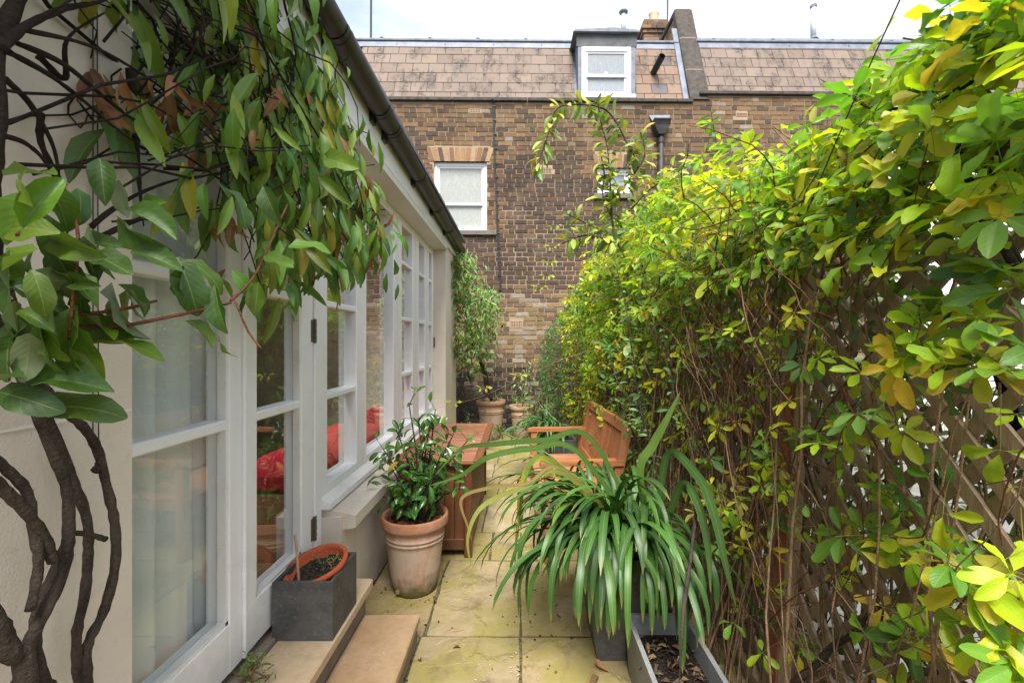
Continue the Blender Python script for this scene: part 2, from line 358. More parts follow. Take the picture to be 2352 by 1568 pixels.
for k,kw in dict(ak=dict(trans=.48,rough=.42,spots=.55,back=(.30,.38,.12)),cl=dict(trans=.28,rough=.5,back=(.24,.28,.16),backamt=.6,spots=.3),ag=dict(trans=.2,rough=.42,strip=True,back=(.06,.13,.03),backamt=.3),ca=dict(trans=.12,rough=.2,back=(.12,.18,.06),coat=.3),dd=dict(trans=.15,rough=.7,back=(.2,.11,.05),backamt=.2)).items():
    M['leaf_'+k]=m_leaf('leaf_'+k,'attr',**kw); M['leaf_'+k+'_o']=m_leaf('leaf_piece_'+k,'obj',**kw)
# ================================================================== ground and paving
g=MB().box((-400,-400,-.30),(400,800,-.045)).build('ground',M['ground']); tag(g,kind='structure')
pat=MB().box((-.853,-2.5,-.04),(1.12,7.12,-.0085)).build('patio',M['jointsand']); tag(pat,kind='structure')
nb=MB().box((1.2,-4,-.04),(9.5,7.0,-.004)).build('neighbour_paving',m_stone('pale_paving',(.13,.125,.115),(.20,.19,.18),.8,4,.2)); tag(nb,kind='structure')
rows=[-2.4,-1.6,-.8,0,.72,1.44,2.17,2.925,3.36,4.12,4.72,5.25,5.95,6.5,7.08]
cols={5:[-.85,-.48,0,.62,1.1],6:[-.85,-.46,0,.56,1.1],7:[-.85,-.60,-.196,0.0,.55,1.1],8:[-.85,-.28,.12,.6,1.1]}
scol=[(.38,.30,.175),(.41,.33,.21),(.35,.275,.15),(.42,.345,.235),(.38,.28,.155)]
for i in range(len(rows)-1):
    xs=cols.get(i)
    if xs is None:
        xs=[-.85]; 
        while xs[-1]<.75: xs.append(xs[-1]+rng.uniform(.38,.66))
        xs[-1]=1.1
    for a,b in zip(xs[:-1],xs[1:]):
        j=.007
        x0,x1,y0,y1=a+j,b-j,rows[i]+j,rows[i+1]-j
        nx,ny=6,6; V=[];Fc=[]
        for iy in range(ny+1):
            for ix in range(nx+1):
                e=min(ix,nx-ix,iy,ny-iy)
                wob=rng.uniform(-.006,.006) if e==0 else 0
                fx=x0+(x1-x0)*ix/nx; fy=y0+(y1-y0)*iy/ny
                if ix in(0,nx): fx+=wob
                if iy in(0,ny): fy+=wob
                V.append((fx,fy,(-.003 if e==0 else rng.uniform(-.0015,.0015))))
        for iy in range(ny):
            for ix in range(nx):
                q=iy*(nx+1)+ix; Fc.append((q,q+1,q+nx+2,q+nx+1))
        rim=[ix for ix in range(nx+1)]+[iy*(nx+1)+nx for iy in range(1,ny+1)]+[ny*(nx+1)+ix for ix in range(nx-1,-1,-1)]+[iy*(nx+1) for iy in range(ny-1,0,-1)]
        n0=len(V); V+=[(V[k][0],V[k][1],-.03) for k in rim]
        for k in range(len(rim)): k2=(k+1)%len(rim); Fc.append((rim[k],n0+k,n0+k2,rim[k2]))
        o=MB().add(V,Fc).build('paving_slab',M['slab'],pat); c=rng.choice(scol); f=rng.uniform(.85,1.1); o.color=(c[0]*f,c[1]*f,c[2]*f,1)

# ================================================================== the garden-room building on the left
XW,XD=-.853,-.95
H=thing('garden_room_house','cream rendered garden room with white French doors and a black gutter','house',(-1.2,3,0))
MB().box((-1.22,-3,0),(XW,1.0,2.44)).build('wall',M['render'],H)
for zz in (.62,1.25):  # shallow scored lines of the render
    MB().box((XW-.001,-3,zz),(XW+.0015,.998,zz+.004)).build('render_line',M['soffit'],H)
MB().box((-1.16,2.165,0),(XW,5.0,.565)).build('low_wall',M['render'],H)
sl_=MB().prism([(-1.1,.60),(-.955,.598),(-.858,.580),(-.793,.566),(-.793,.508),(-.822,.500),(-.853,.500),(-.86,.52),(-1.1,.52)],'y',2.19,5.0).build('sill',M['render'],H)
ws=MB().prism([(-1.05,.665),(-.955,.655),(-.905,.628),(-.902,.603),(-1.05,.603)],'y',2.163,5.0).build('window_board',M['white_old'],H)
MB().box((-1.25,5.0,0),(-.82,5.82,2.45)).build('pier',M['render'],H)
MB().box((-4.5,5.6,0),(-1.25,5.80,2.6)).build('end_wall',M['render'],H)
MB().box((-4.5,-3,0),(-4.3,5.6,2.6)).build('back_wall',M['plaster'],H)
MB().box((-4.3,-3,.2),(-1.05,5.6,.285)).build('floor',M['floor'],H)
MB().box((-4.3,-3,2.50),(-.86,.9,2.56)).box((-4.3,4.7,2.50),(-.86,5.6,2.56)).box((-1.32,.9,2.50),(-.86,4.7,2.56)).box((-4.3,.9,2.50),(-1.85,4.7,2.56)).build('ceiling',M['plaster'],H)  # ceiling left open below the added roof glazing
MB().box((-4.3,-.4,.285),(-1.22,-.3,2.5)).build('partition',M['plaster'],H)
MB().box((-1.06,1.0,2.41),(-.80,5.0,2.47)).box((-.853,-3,2.445),(-.80,1.0,2.47)).build('soffit',M['soffit'],H)
MB().box((-.82,-3,2.452),(-.797,5.8,2.67)).build('fascia',M['white_old'],H)
def rz(x): return 2.69+(-.70-x)*.272
rf=MB(); pr_=[(-.80,2.675),(-.70,2.665),(-.70,2.69),(-4.6,rz(-4.6)),(-4.6,2.62)]
rf.prism(pr_,'y',-3,.9); rf.prism(pr_,'y',4.7,5.85); rf.prism([(-.80,2.675),(-.70,2.665),(-.70,2.69),(-1.32,rz(-1.32)),(-1.32,2.63)],'y',.9,4.7); rf.prism([(-1.85,rz(-1.85)),(-4.6,rz(-4.6)),(-4.6,2.62),(-1.85,2.62)],'y',.9,4.7)
rfo=rf.build('roof',M['lead'],H)
MB().add([(-1.30,.88,rz(-1.30)+.03),(-1.87,.88,rz(-1.87)+.03),(-1.87,4.72,rz(-1.87)+.03),(-1.30,4.72,rz(-1.30)+.03)],[(0,1,2,3)]).build('added_rooflight',M['glass'],rfo)  # unseen roof glazing, added to brighten the curtain and seat inside
MB().box((-1.325,.895,2.56),(-1.315,4.705,2.86)).box((-1.855,.895,2.56),(-1.845,4.705,3.0)).build('added_rooflight_kerb',M['white'],rfo)
# peeled paint flakes on the fascia
fl=MB()
for i in range(26):
    y=rng.uniform(1.7,5.2); z=2.452+abs(rng.gauss(0,.02)); s=rng.uniform(.006,.02)
    fl.add([(-.7955,y,z),(-.7955,y+s*2.4,z+s*.3),(-.7955,y+s*1.4,z+s),(-.790,y+s*.2,z+s*.9)],[(0,1,2,3)])
fl.build('paint_flake',M['soffit'],H)
# gutter
def gz(y): return 2.66-(y-1.7)*.0275
def halfround(mb,y0,y1,r,dz=0,cx=-.741,lip=True):
    n=14; V=[]
    for y in (y0,y1):
        for rr in (r,r-.004):
            for k in range(n+1):
                a=math.pi+math.pi*k/n; V.append((cx+rr*math.cos(a),y,gz(y)+dz+rr*math.sin(a)))
    m=n+1;Fc=[]
    for k in range(n):
        Fc.append((k,k+1,2*m+k+1,2*m+k)); Fc.append((m+k,3*m+k,3*m+k+1,m+k+1)); Fc.append((k,m+k,m+k+1,k+1)); Fc.append((2*m+k,2*m+k+1,3*m+k+1,3*m+k))
    Fc+= [(0,2*m,3*m,m),(n,m+n,3*m+n,2*m+n)]
    return mb.add(V,Fc)
gut=halfround(MB(),-3,5.72,.056).build('gutter',M['black'],H)
for s in (0,1):
    pass
for y in (.9,1.85,2.43,2.64,3.34,4.03,4.71):
    mb=halfround(MB(),y-.012,y+.012,.061); halfround(mb,y-.045,y-.03,.060); halfround(mb,y-.045,y+.045,.0585)
    mb.box((-.800,y-.03,gz(y)-.075),(-.779,y+.03,gz(y)+.0))
    mb.build('gutter_bracket',M['black'],gut)
e=MB().lathe([(0,0),(.056,0),(.056,.004),(0,.004)],n=20); 
mb=MB(); n=16
mb.add([(-.741+.056*math.cos(math.pi+math.pi*k/n),5.724,gz(5.72)+.056*math.sin(math.pi+math.pi*k/n)) for k in range(n+1)],[tuple(range(n+1))]); mb.build('gutter_end',M['black'],gut)

# ---- doors: leaf > stiles and rails, panes, glazing bars
BARS=(1.13,1.59,2.05)
def leaf(y0,y1,sl,sr,hinges):
    d=MB(); xo,xi=XD,-1.03
    d.cbox(xi,xo,y0,y0+sl,.315,2.385,.003); d.cbox(xi,xo,y1-sr,y1,.315,2.385,.003)
    d.cbox(xi+.0005,xo-.001,y0+sl-.004,y1-sr+.004,.316,.478,.003); d.cbox(xi+.0005,xo-.001,y0+sl-.004,y1-sr+.004,2.30,2.384,.003)
    o=d.build('door',M['white'],H)
    a,b=y0+sl,y1-sr
    mo=MB()                     # glazing bead round the opening
    for (p,q) in (((xo-.034,a-.001,.477),(xo-.006,b+.001,.490)),((xo-.034,a-.001,2.29),(xo-.006,b+.001,2.301)),((xo-.034,a-.001,.478),(xo-.006,a+.011,2.30)),((xo-.034,b-.011,.478),(xo-.006,b+.001,2.30))): mo.box(p,q)
    mo.build('glazing_bead',M['white_old'],o)
    for z in BARS: MB().cbox(-1.022,xo-.004,a-.002,b+.002,z-.017,z+.017,.005).build('glazing_bar',M['white'],o)
    zs=[.478]+[z for z in BARS]+[2.30]
    for za,zb in zip(zs[:-1],zs[1:]): MB().box((-.991,a-.004,za-.004),(-.985,b+.004,zb+.004)).build('pane',M['glass'],o)
    br=m_plastic('aged_brass',(.10,.075,.045),.5) if 'brass' not in M else M['brass']; M['brass']=br
    for z in hinges:
        h=MB().tube([(XD+.006,y1+.008,z-.055),(XD+.006,y1+.008,z+.055)],.008,8)
        for k in range(3): h.tube([(XD+.006,y1+.008,z-.03+.03*k-.002),(XD+.006,y1+.008,z-.03+.03*k+.002)],.0095,8)
        h.box((XD-.001,y1-.02,z-.05),(XD+.003,y1+.022,z+.05)); h.build('hinge',br,o)
    return o
leaf(.99,1.556,.085,.068,())
leaf(1.562,2.085,.078,.105,(1.45,.545,2.15))
fr=MB().cbox(-1.06,-.943,2.092,2.163,.29,2.412,.004).cbox(-1.06,-.946,.93,.988,.29,2.412,.003).cbox(-1.06,-.945,.99,2.09,2.388,2.415,.003).build('door_frame',M['white'],H)
MB().cbox(-.951,-.938,1.552,1.566,.32,2.38,.003).build('meeting_bead',M['white'],H)
MB().box((-1.06,1.0,.285),(-.985,2.09,.312)).build('threshold_gap_shade',M['dark'],H)  # black box painted for the shaded gap under the doors
MB().box((-.985,1.0,.20),(-.925,2.16,.283)).build('threshold_strip',M['riser'],H)
# ---- windows
def casement(y0,y1,s0,s1,bars,name='window'):
    d=MB(); xo,xi=-.953,-1.06; z0,z1=.655,2.411
    d.cbox(xi,xo,y0,y0+s0,z0,z1,.004); d.cbox(xi,xo,y1-s1,y1,z0,z1,.004)
    d.cbox(xi+.001,xo-.001,y0+s0-.004,y1-s1+.004,z0,.70,.003); d.cbox(xi+.001,xo-.001,y0+s0-.004,y1-s1+.004,2.345,z1-.001,.003)
    o=d.build(name,M['white'],H); a,b=y0+s0,y1-s1
    if s1>.15: MB().box((xo+.0005,y1-s1*.5-.003,z0+.05),(xo+.002,y1-s1*.5+.003,z1-.02)).build('frame_joint',M['soffit'],o)
    zs=[.70,2.345]
    if bars:
        zs=[.70,*BARS,2.345]
        for z in BARS: MB().cbox(-1.035,xo-.004,a-.002,b+.002,z-.016,z+.016,.005).build('glazing_bar',M['white'],o)
    for za,zb in zip(zs[:-1],zs[1:]): MB().box((-.996,a-.004,za-.004),(-.990,b+.004,zb+.004)).build('pane',M['glass'],o)
    return o
casement(2.165,2.79,.085,.14,True); casement(2.792,3.64,.03,.22,False); casement(3.642,4.26,.02,.235,True); casement(4.262,4.73,.02,.18,True); casement(4.732,4.998,.02,.08,True)
h=MB().box((-.948,4.985,1.34),(-.938,5.0,1.45)).build('hinge',M['brass'],H)
# ---- inside: window seat, cushion, curtain
s=MB().box((-1.50,2.30,.285),(-1.10,4.95,.63)).build('window_seat',M['floor']); tag(s,'timber window seat built inside below the panes','seat')
cu=MB()
for a,b in ((2.29,3.17),(3.175,4.05),(4.055,4.95)): cu.cbox(-1.50,-1.075,a,b,.632,.745,.025)
tag(cu.build('seat_cushion',M['red'],smooth=False),'long crimson cushion on the window seat behind the glass','cushion')
V=[];Fc=[];nY,nZ=70,14
for i in range(nY+1):
    for k in range(nZ+1):
        y=.90+.64*i/nY; ph=i/nY*2*math.pi*5.5; z=.30+2.1*k/nZ
        V.append((-1.135+.085*abs(math.sin(ph*.5))**.8+.012*math.sin(ph*1.7+1)*(1-k/nZ*.6),y+.008*math.cos(ph*1.3)+.02*(1-k/nZ)*math.sin(ph*.5),z))
for i in range(nY):
    for k in range(nZ): q=i*(nZ+1)+k; Fc.append((q,q+1,q+nZ+2,q+nZ+1))
tag(MB().add(V,Fc).build('curtain',M['curtain'],smooth=True),'pale green curtain hanging in folds behind the French door','curtain')
ch=thing('dining_chair','dark wooden chair standing inside behind the French doors','chair',(-1.75,2.0,.285))
for (x,y) in ((-1.95,1.8),(-1.55,1.8),(-1.95,2.2),(-1.55,2.2)): MB().beam((x,y,.285),(x,y,.74 if x>-1.7 else 1.2),.035,.035).build('leg',M['box_z'],ch)
MB().cbox(-1.98,-1.52,1.77,2.23,.74,.78,.01).build('seat',M['box_y'],ch); MB().cbox(-1.97,-1.94,1.80,2.2,1.02,1.18,.008).build('backrest',M['box_y'],ch)

# ---- steps
st=thing('upper_step','buff sandstone doorstep along the French doors','step',(-.82,1.2,0))
mb=MB(); mb.cbox(-.985+.06,-.705,-.2,2.185,.222,.270,.008); mb.build('tread',M['step'],st)
MB().box((-1.0,-.2,0),(-.735,2.16,.221)).build('riser',M['riser'],st)
st=thing('lower_step','low ochre sandstone step speckled with white below the doorstep','step',(-.6,1.2,0))
MB().cbox(-.734,-.47,-.2,2.135,.085,.125,.006).build('tread',M['step2'],st); MB().box((-.734,-.2,0),(-.482,2.125,.084)).build('riser',M['riser'],st)

# ================================================================== the brick terrace behind
WY=7.1
T=thing('brick_terrace','brown brick terrace house with a slated mansard roof and dormer','house',(.6,WY,0))
openings=[(-1.345,-.523,3.13,4.206),(1.21,1.73,3.71,4.12)]
airb=[(1077,1105,252,261),(1241,1268,384,400),(1171,1200,735,753),(1693,1719,256,264)]
airb=[(P(a,c,WY).x,P(b,c,WY).x,P(a,d,WY).z,P(a,c,WY).z) for a,b,c,d in airb]
arches=[(-1.40,-.47,4.206,4.42),(1.17,1.77,4.12,4.325)]
def cells(x0,x1,z0,z1,holes):
    xs=sorted({x0,x1,*[h[0] for h in holes],*[h[1] for h in holes]}); zs=sorted({z0,z1,*[h[2] for h in holes],*[h[3] for h in holes]})
    for a,b in zip(xs[:-1],xs[1:]):
        for c,d in zip(zs[:-1],zs[1:]):
            mx_,mz=(a+b)/2,(c+d)/2
            if not any(h[0]<mx_<h[1] and h[2]<mz<h[3] for h in holes): yield a,b,c,d
wb=MB()
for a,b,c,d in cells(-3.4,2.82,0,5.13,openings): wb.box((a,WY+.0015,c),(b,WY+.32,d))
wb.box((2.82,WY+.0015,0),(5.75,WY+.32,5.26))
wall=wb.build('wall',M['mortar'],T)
def bcol(x,z):
    r=rng.random(); v=rng.uniform(.82,1.15)
    def pk(*a):
        t=0
        for p,c in a:
            t+=p
            if r<t: return c
        return a[-1][1]
    zz=z+rng.gauss(0,.12)
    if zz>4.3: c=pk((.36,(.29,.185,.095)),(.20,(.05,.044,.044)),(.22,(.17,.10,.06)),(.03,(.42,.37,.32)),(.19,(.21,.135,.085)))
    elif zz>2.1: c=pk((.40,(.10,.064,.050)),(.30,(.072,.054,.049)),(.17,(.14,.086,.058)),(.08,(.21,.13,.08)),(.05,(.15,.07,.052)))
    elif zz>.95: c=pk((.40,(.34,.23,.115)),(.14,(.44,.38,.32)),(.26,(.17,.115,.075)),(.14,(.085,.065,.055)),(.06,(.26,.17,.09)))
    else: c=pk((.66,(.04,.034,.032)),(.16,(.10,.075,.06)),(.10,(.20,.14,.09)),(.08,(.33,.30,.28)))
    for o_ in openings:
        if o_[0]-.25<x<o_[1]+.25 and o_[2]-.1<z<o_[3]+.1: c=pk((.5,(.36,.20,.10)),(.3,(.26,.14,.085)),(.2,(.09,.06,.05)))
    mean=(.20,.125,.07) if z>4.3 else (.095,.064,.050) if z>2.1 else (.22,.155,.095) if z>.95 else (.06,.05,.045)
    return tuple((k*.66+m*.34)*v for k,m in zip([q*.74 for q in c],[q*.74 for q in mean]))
bw=MB(); shared={}
def brick_mesh(wd):
    k=round(wd,2)
    if k not in shared:
        shared[k]=MB().cbox(0,k,-.006,.04,0,.061,.004).mesh('brick'); shared[k].materials.append(M['brick_o'])
    return shared[k]
skip=openings+airb+arches
nob=0; white=MB()
for r_ in range(74):
    z=.004+r_*.0718; 
    x=-3.35+(r_%2)*.169+rng.uniform(-.01,.01); k=0
    while x<9.4:
        wd=.194 if k%2==0 else .094; k+=1
        wd+=rng.uniform(-.008,.008); x1=x+wd
        zm=z+.030; top=5.12 if x1<2.8 else 5.25
        bad = z+.061>top
        a,b=x,x1
        for o_ in skip:
            if o_[2]-.03<zm<o_[3]+.03:
                if o_[0]<=a and b<=o_[1]: bad=True
                elif a<o_[0]<b: b=o_[0]-.008
                elif a<o_[1]<b: a=o_[1]+.008
        if not bad and b-a>.04:
            if x>5.72: white.box((a,WY-.004+rng.uniform(-.003,.003),z),(b,WY+.03,z+.063))
            else:
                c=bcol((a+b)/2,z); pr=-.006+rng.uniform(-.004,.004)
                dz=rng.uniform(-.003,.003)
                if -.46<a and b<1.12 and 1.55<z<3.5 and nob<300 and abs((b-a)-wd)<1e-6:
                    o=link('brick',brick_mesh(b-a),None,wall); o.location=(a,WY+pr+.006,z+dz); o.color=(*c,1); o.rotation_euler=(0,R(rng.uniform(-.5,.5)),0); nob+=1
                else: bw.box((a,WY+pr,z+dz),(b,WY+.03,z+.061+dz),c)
        x=x1+.0105
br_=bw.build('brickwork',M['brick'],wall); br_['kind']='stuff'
wp=MB().box((5.75,WY+.004,0),(9.6,WY+.32,5.26)).build('painted_wall',M['white'],T)
o=white.build('painted_brickwork',M['white_old'],wp); o['kind']='stuff'
for (x0,x1,z0,z1) in arches:
    n=int((x1-x0)/.077)
    for i in range(n):
        a=x0+(x1-x0)*i/n; lean=(a+.035-(x0+x1)/2)*.16
        o=MB().add([(a+.004,WY-.009,z0),(a+.069,WY-.009,z0),(a+.069+lean,WY-.009,z1),(a+.004+lean,WY-.009,z1),(a+.004,WY+.05,z0),(a+.069,WY+.05,z0),(a+.069+lean,WY+.05,z1),(a+.004+lean,WY+.05,z1)],[(0,1,2,3),(7,6,5,4),(0,4,5,1),(1,5,6,2),(2,6,7,3),(3,7,4,0)]).build('arch_brick',M['brick_o'],wall)
        c=rng.choice([(.34,.20,.10),(.24,.13,.075),(.11,.07,.055),(.30,.16,.09),(.40,.27,.15)]); o.color=(*c,1)
for (x0,x1,z0,z1) in airb:
    o=MB().box((x0,WY-.006,z0),(x1,WY+.05,z1)).build('air_brick',M['airbrick'],wall)
    nx,nz=7,(4 if z1-z0>.09 else 2); hb=MB()
    for i in range(nx):
        for k in range(nz):
            hx=x0+(x1-x0)*(i+.5)/nx*.92+(x1-x0)*.04; hz=z0+(z1-z0)*(k+.5)/nz*.84+(z1-z0)*.08
            hb.box((hx-.008,WY-.0075,hz-.008),(hx+.008,WY-.0062,hz+.008))
    hb.build('vent_hole_shade',M['dark'],o)  # near-black pads on the face, painted shade of the holes
# sash windows in the brick wall
def sash(x0,x1,z0,z1,yf,ratio,gu,gl,sill=True,single=False,fw=.055):
    wn=MB()
    wn.box((x0,yf,z0),(x0+fw,yf+.09,z1)).box((x1-fw,yf,z0),(x1,yf+.09,z1)).box((x0+fw,yf+.0015,z1-fw),(x1-fw,yf+.09,z1-.0005)).box((x0+fw,yf+.0015,z0),(x1-fw,yf+.09,z0+fw*.9))
    o=wn.build('window',M['white'],T); a,b,c,d=x0+fw,x1-fw,z0+fw*.9,z1-fw; m=c+(d-c)*ratio
    parts=[(c,d,yf+.03,gl)] if single else [(m-.02,d,yf+.022,gu),(c,m+.02,yf+.048,gl)]
    for (p,q,y,gm) in parts:
        w_=.032; s_=MB().box((a,y,p),(a+w_,y+.022,q)).box((b-w_,y,p),(b,y+.022,q)).box((a+w_,y+.001,p),(b-w_,y+.022,p+w_*1.1)).box((a+w_,y+.001,q-w_),(b-w_,y+.022,q)).build('sash',M['white'],o)
        MB().box((a+w_-.004,y+.012,p+w_),(b-w_+.004,y+.018,q-w_+.004)).build('pane',gm,o)
    return o
o=sash(-1.345,-.523,3.13,4.206,WY+.055,.40,M['obscure'],M['obscure'],fw=.05)
MB().box((-1.3,WY+.145,3.14),(-.56,WY+.16,4.19)).build('blind',M['curtain'],o)
MB().box((-1.42,WY-.05,3.06),(-.37,WY+.05,3.128)).build('sill',M['sillstone'],o)
o=sash(1.21,1.73,3.71,4.12,WY+.05,.5,M['obscure_d'],M['obscure_d'],single=True,fw=.05)
MB().box((1.15,WY-.05,3.635),(1.79,WY+.05,3.708)).build('sill',M['sillstone'],o)
# coping stones along the eaves
x=-3.4
while x<2.70:
    x1=min(x+1.17,2.70); MB().cbox(x+.004,x1-.004,WY-.05,WY+.3,5.132,5.185,.006).build('coping_stone',M['coping'],T); x=x1
x=2.80
while x<9.5:
    x1=min(x+1.3,9.5); MB().cbox(x+.004,x1-.004,WY-.05,WY+.3,5.262,5.315,.006).build('coping_stone',M['coping'],T); x=x1
# mansard roof with slates
AN=R(70); up=Vector((0,math.cos(AN),math.sin(AN))); nrm=Vector((0,-math.sin(AN),math.cos(AN)))
roof=MB()
def plane_pt(x,v,z0,off=0): return Vector((x,WY+.075,z0))+up*v+nrm*off
for (xa,xb,z0) in ((-3.4,2.72,5.185),(2.9,9.5,5.315)):
    q=[plane_pt(xa,-.05,z0,-.02),plane_pt(xb,-.05,z0,-.02),plane_pt(xb,1.3,z0,-.02),plane_pt(xa,1.3,z0,-.02)]
    yb=11.5; zt=q[2].z
    roof.add([tuple(v) for v in q]+[(xb,yb,zt),(xa,yb,zt),(xa,yb,z0),(xb,yb,z0),(xa,q[0].y,z0-.05),(xb,q[0].y,z0-.05)],[(0,1,2,3),(3,2,4,5),(5,4,7,6)])
roofo=roof.build('roof',M['lead'],T)
smesh={}
def slate_mesh(wd,L):
    k=(round(wd,2),round(L,2))
    if k not in smesh:
        smesh[k]=MB().cbox(0,k[0],0,k[1],0,.008,.0025).mesh('slate'); smesh[k].materials.append(M['slate'])
    return smesh[k]
RM=Matrix(((1,0,0),(0,up.y,nrm.y),(0,up.z,nrm.z)))
def lay(xa,xb,z0,vmax,holes,tone,gauge=.205):
    r_=0; v=-.03
    while v<vmax-.02:
        L=min(gauge+.03,vmax-v); x=xa-(.128 if r_%2 else 0)-.03
        while x<xb:
            a,b=max(x,xa),min(x+.252,xb)
            for h0,h1,hv in holes:
                if v<hv:
                    if h0<=a and b<=h1: b=a
                    elif a<h0<b: b=h0
                    elif a<h1<b: a=h1
            if b-a>.035:
                o=link('slate',slate_mesh(b-a-.004,L),None,roofo); p=plane_pt(a,v,z0,.004)
                o.matrix_basis=Matrix.Translation(p)@(RM@Matrix.Rotation(R(-1.9+rng.uniform(-.3,.3)),3,'X')@Matrix.Rotation(R(rng.uniform(-.25,.25)),3,'Z')).to_4x4()
                t=tone(a); o.color=(*t,1)
            x+=.256
        v+=gauge; r_+=1
def tone(x):
    b=rng.choice([(.158,.120,.096),(.146,.11,.088),(.172,.13,.104),(.154,.12,.10)]); f=rng.uniform(.9,1.1)
    if x>1.8 and x<2.7: b=rng.choice([(.185,.122,.085),(.17,.112,.08),(.17,.118,.088)]); 
    if 2.05<x<2.35 and rng.random()<.25: b=(.09,.085,.095)
    return tuple(k*f for k in b)
lay(-2.6,2.60,5.185,1.17,[(.87,1.84,3)],tone); lay(2.93,8.6,5.315,1.03,[],tone)
for (xa,xb,z0,v0,v1) in ((-3.4,.87,5.185,1.155,1.29),(1.84,2.66,5.185,1.155,1.29),(2.93,9.5,5.315,1.015,1.15)):
    mb=MB(); q=[plane_pt(xa,v0,z0,.016),plane_pt(xb,v0,z0,.016),plane_pt(xb,v1,z0,.02),plane_pt(xa,v1,z0,.02),plane_pt(xa,v0,z0,.004),plane_pt(xb,v0,z0,.004),plane_pt(xb,v1,z0,.0),plane_pt(xa,v1,z0,.0)]
    mb.add([tuple(v) for v in q],[(0,1,2,3),(4,5,1,0),(7,6,5,4),(3,2,6,7),(0,3,7,4),(1,5,6,2)]); mb.build('lead_flashing',M['leadpale'],roofo)
    p=plane_pt(0,v1,z0,.0); MB().cbox(xa,xb,p.y-.045,p.y+.12,p.z-.008,p.z+.036,.01).build('roof_edge',M['lead'],roofo)
    x=xa+.3
    while x<xb-.2:
        MB().cbox(x-.03,x+.03,p.y-.03,p.y+.06,p.z+.034,p.z+.075,.015).build('lead_clip',M['leadpale'],roofo)
        if rng.random()<.9: MB().box((x+.25,p.y-.052,p.z-.09),(x+.27,p.y-.02,p.z-.05)).build('lead_clip',M['lead'],roofo)
        x+=.80 if xa<0 else 1.0
# dormer
DY=WY+.03; dx0,dx1=.885,1.835
dm=MB(); dm.box((dx0+.025,DY+.02,5.19),(dx0+.10,DY+.9,6.05)).box((dx1-.10,DY+.02,5.19),(dx1-.025,DY+.9,6.05)).box((dx0+.025,DY+.021,6.05),(dx1-.025,DY+.9,6.24))
dorm=dm.build('dormer',M['lead'],T)
MB().prism([(dx0-.06,6.235),(dx1+.03,6.235),(dx1+.03,6.265),((dx0+dx1)/2+.1,6.30),(dx0-.03,6.265)],'y',DY-.05,DY+.95).build('dormer_roof',M['lead'],dorm)
MB().add([(dx0,DY+.015,6.04),(dx1,DY+.015,6.04),(dx1,DY+.005,6.236),(dx0,DY+.005,6.236),(dx0,DY+.05,6.04),(dx1,DY+.05,6.04),(dx1,DY+.05,6.236),(dx0,DY+.05,6.236)],[(0,1,2,3),(0,4,5,1),(0,3,7,4),(1,5,6,2)]).build('lead_fascia',m_stone('dark_lead',(.055,.055,.06),(.10,.105,.115),.5,7,.25),dorm)
dw=sash(.965,1.735,5.25,6.02,DY-.01,.43,M['obscure_d'],M['obscure_d'],fw=.06)
MB().box((.90,DY-.06,5.205),(1.80,DY+.05,5.255)).build('sill',M['white'],dw)
MB().box((1.32,DY+.005,5.60),(1.37,DY+.03,5.63)).build('sash_lock',M['white'],dw)
# party wall with raking coping
pw=MB(); poly=[(WY+.10,5.13),(WY+.80,7.06),(11,7.06),(11,4.5),(WY+.10,4.5)]
pw.prism(poly,'x',2.715,2.93); pwo=pw.build('party_wall',M['mortar'],T)
pb=MB()
for r_ in range(26):
    z=5.2+r_*.0749; y=WY+.10+(z-5.13)/1.93*.70+.05+(r_%2)*.1; k=0
    while y<10.8 and z<7.0:
        wd=.212 if k%2 else .102; k+=1
        pb.box((2.706,y,z),(2.73,y+wd,z+.064),rng.choice([(.36,.22,.10),(.40,.26,.12),(.30,.17,.08),(.18,.11,.07)])); y+=wd+.011
o=pb.build('brickwork',M['brick'],pwo); o['kind']='stuff'
A=Vector((0,WY+.03,5.16)); B=Vector((0,WY+.775,7.12)); d=(B-A); nn=Vector((0,-d.z,d.y)).normalized()
cuts=[0,.31,.66,1.0]
for i in range(3):
    p=A+d*(cuts[i]+.004); q=A+d*(cuts[i+1]-.004)
    mb=MB(); V=[]
    for e in (p,q):
        for (xx,off) in ((2.665,-.05),(2.665,.045),(2.70,.065),(2.93,.065),(2.975,.045),(2.975,-.05)): V.append((xx,*(e+nn*off)[1:]))
    mb.add(V,[(5,4,3,2,1,0),(6,7,8,9,10,11)]+[(k,(k+1)%6,6+(k+1)%6,6+k) for k in range(6)]); mb.build('coping_stone',M['coping'],pwo)
    if i<2:
        e0=A+d*(cuts[i+1]-.004); e1=A+d*(cuts[i+1]+.006); mb=MB(); V=[]
        for e in (e0,e1):
            for (xx,off) in ((2.668,-.04),(2.668,.042),(2.70,.062),(2.93,.062),(2.972,.042),(2.972,-.04)): V.append((xx,*(e+nn*off)[1:]))
        mb.add(V,[(k,(k+1)%6,6+(k+1)%6,6+k) for k in range(6)]); mb.build('mortar_joint',M['joint'],pwo)
MB().cbox(2.665,2.975,WY+.775,11,7.065,7.13,.01).build('coping_stone',M['coping'],pwo)
p0=plane_pt(2.58,-.02,5.185,.02); p1=plane_pt(2.58,1.62,5.185,.02)
MB().beam((2.645,p0.y,p0.z),(2.645,p1.y,p1.z),.13,.025).build('lead_flashing',M['leadpale'],pwo)
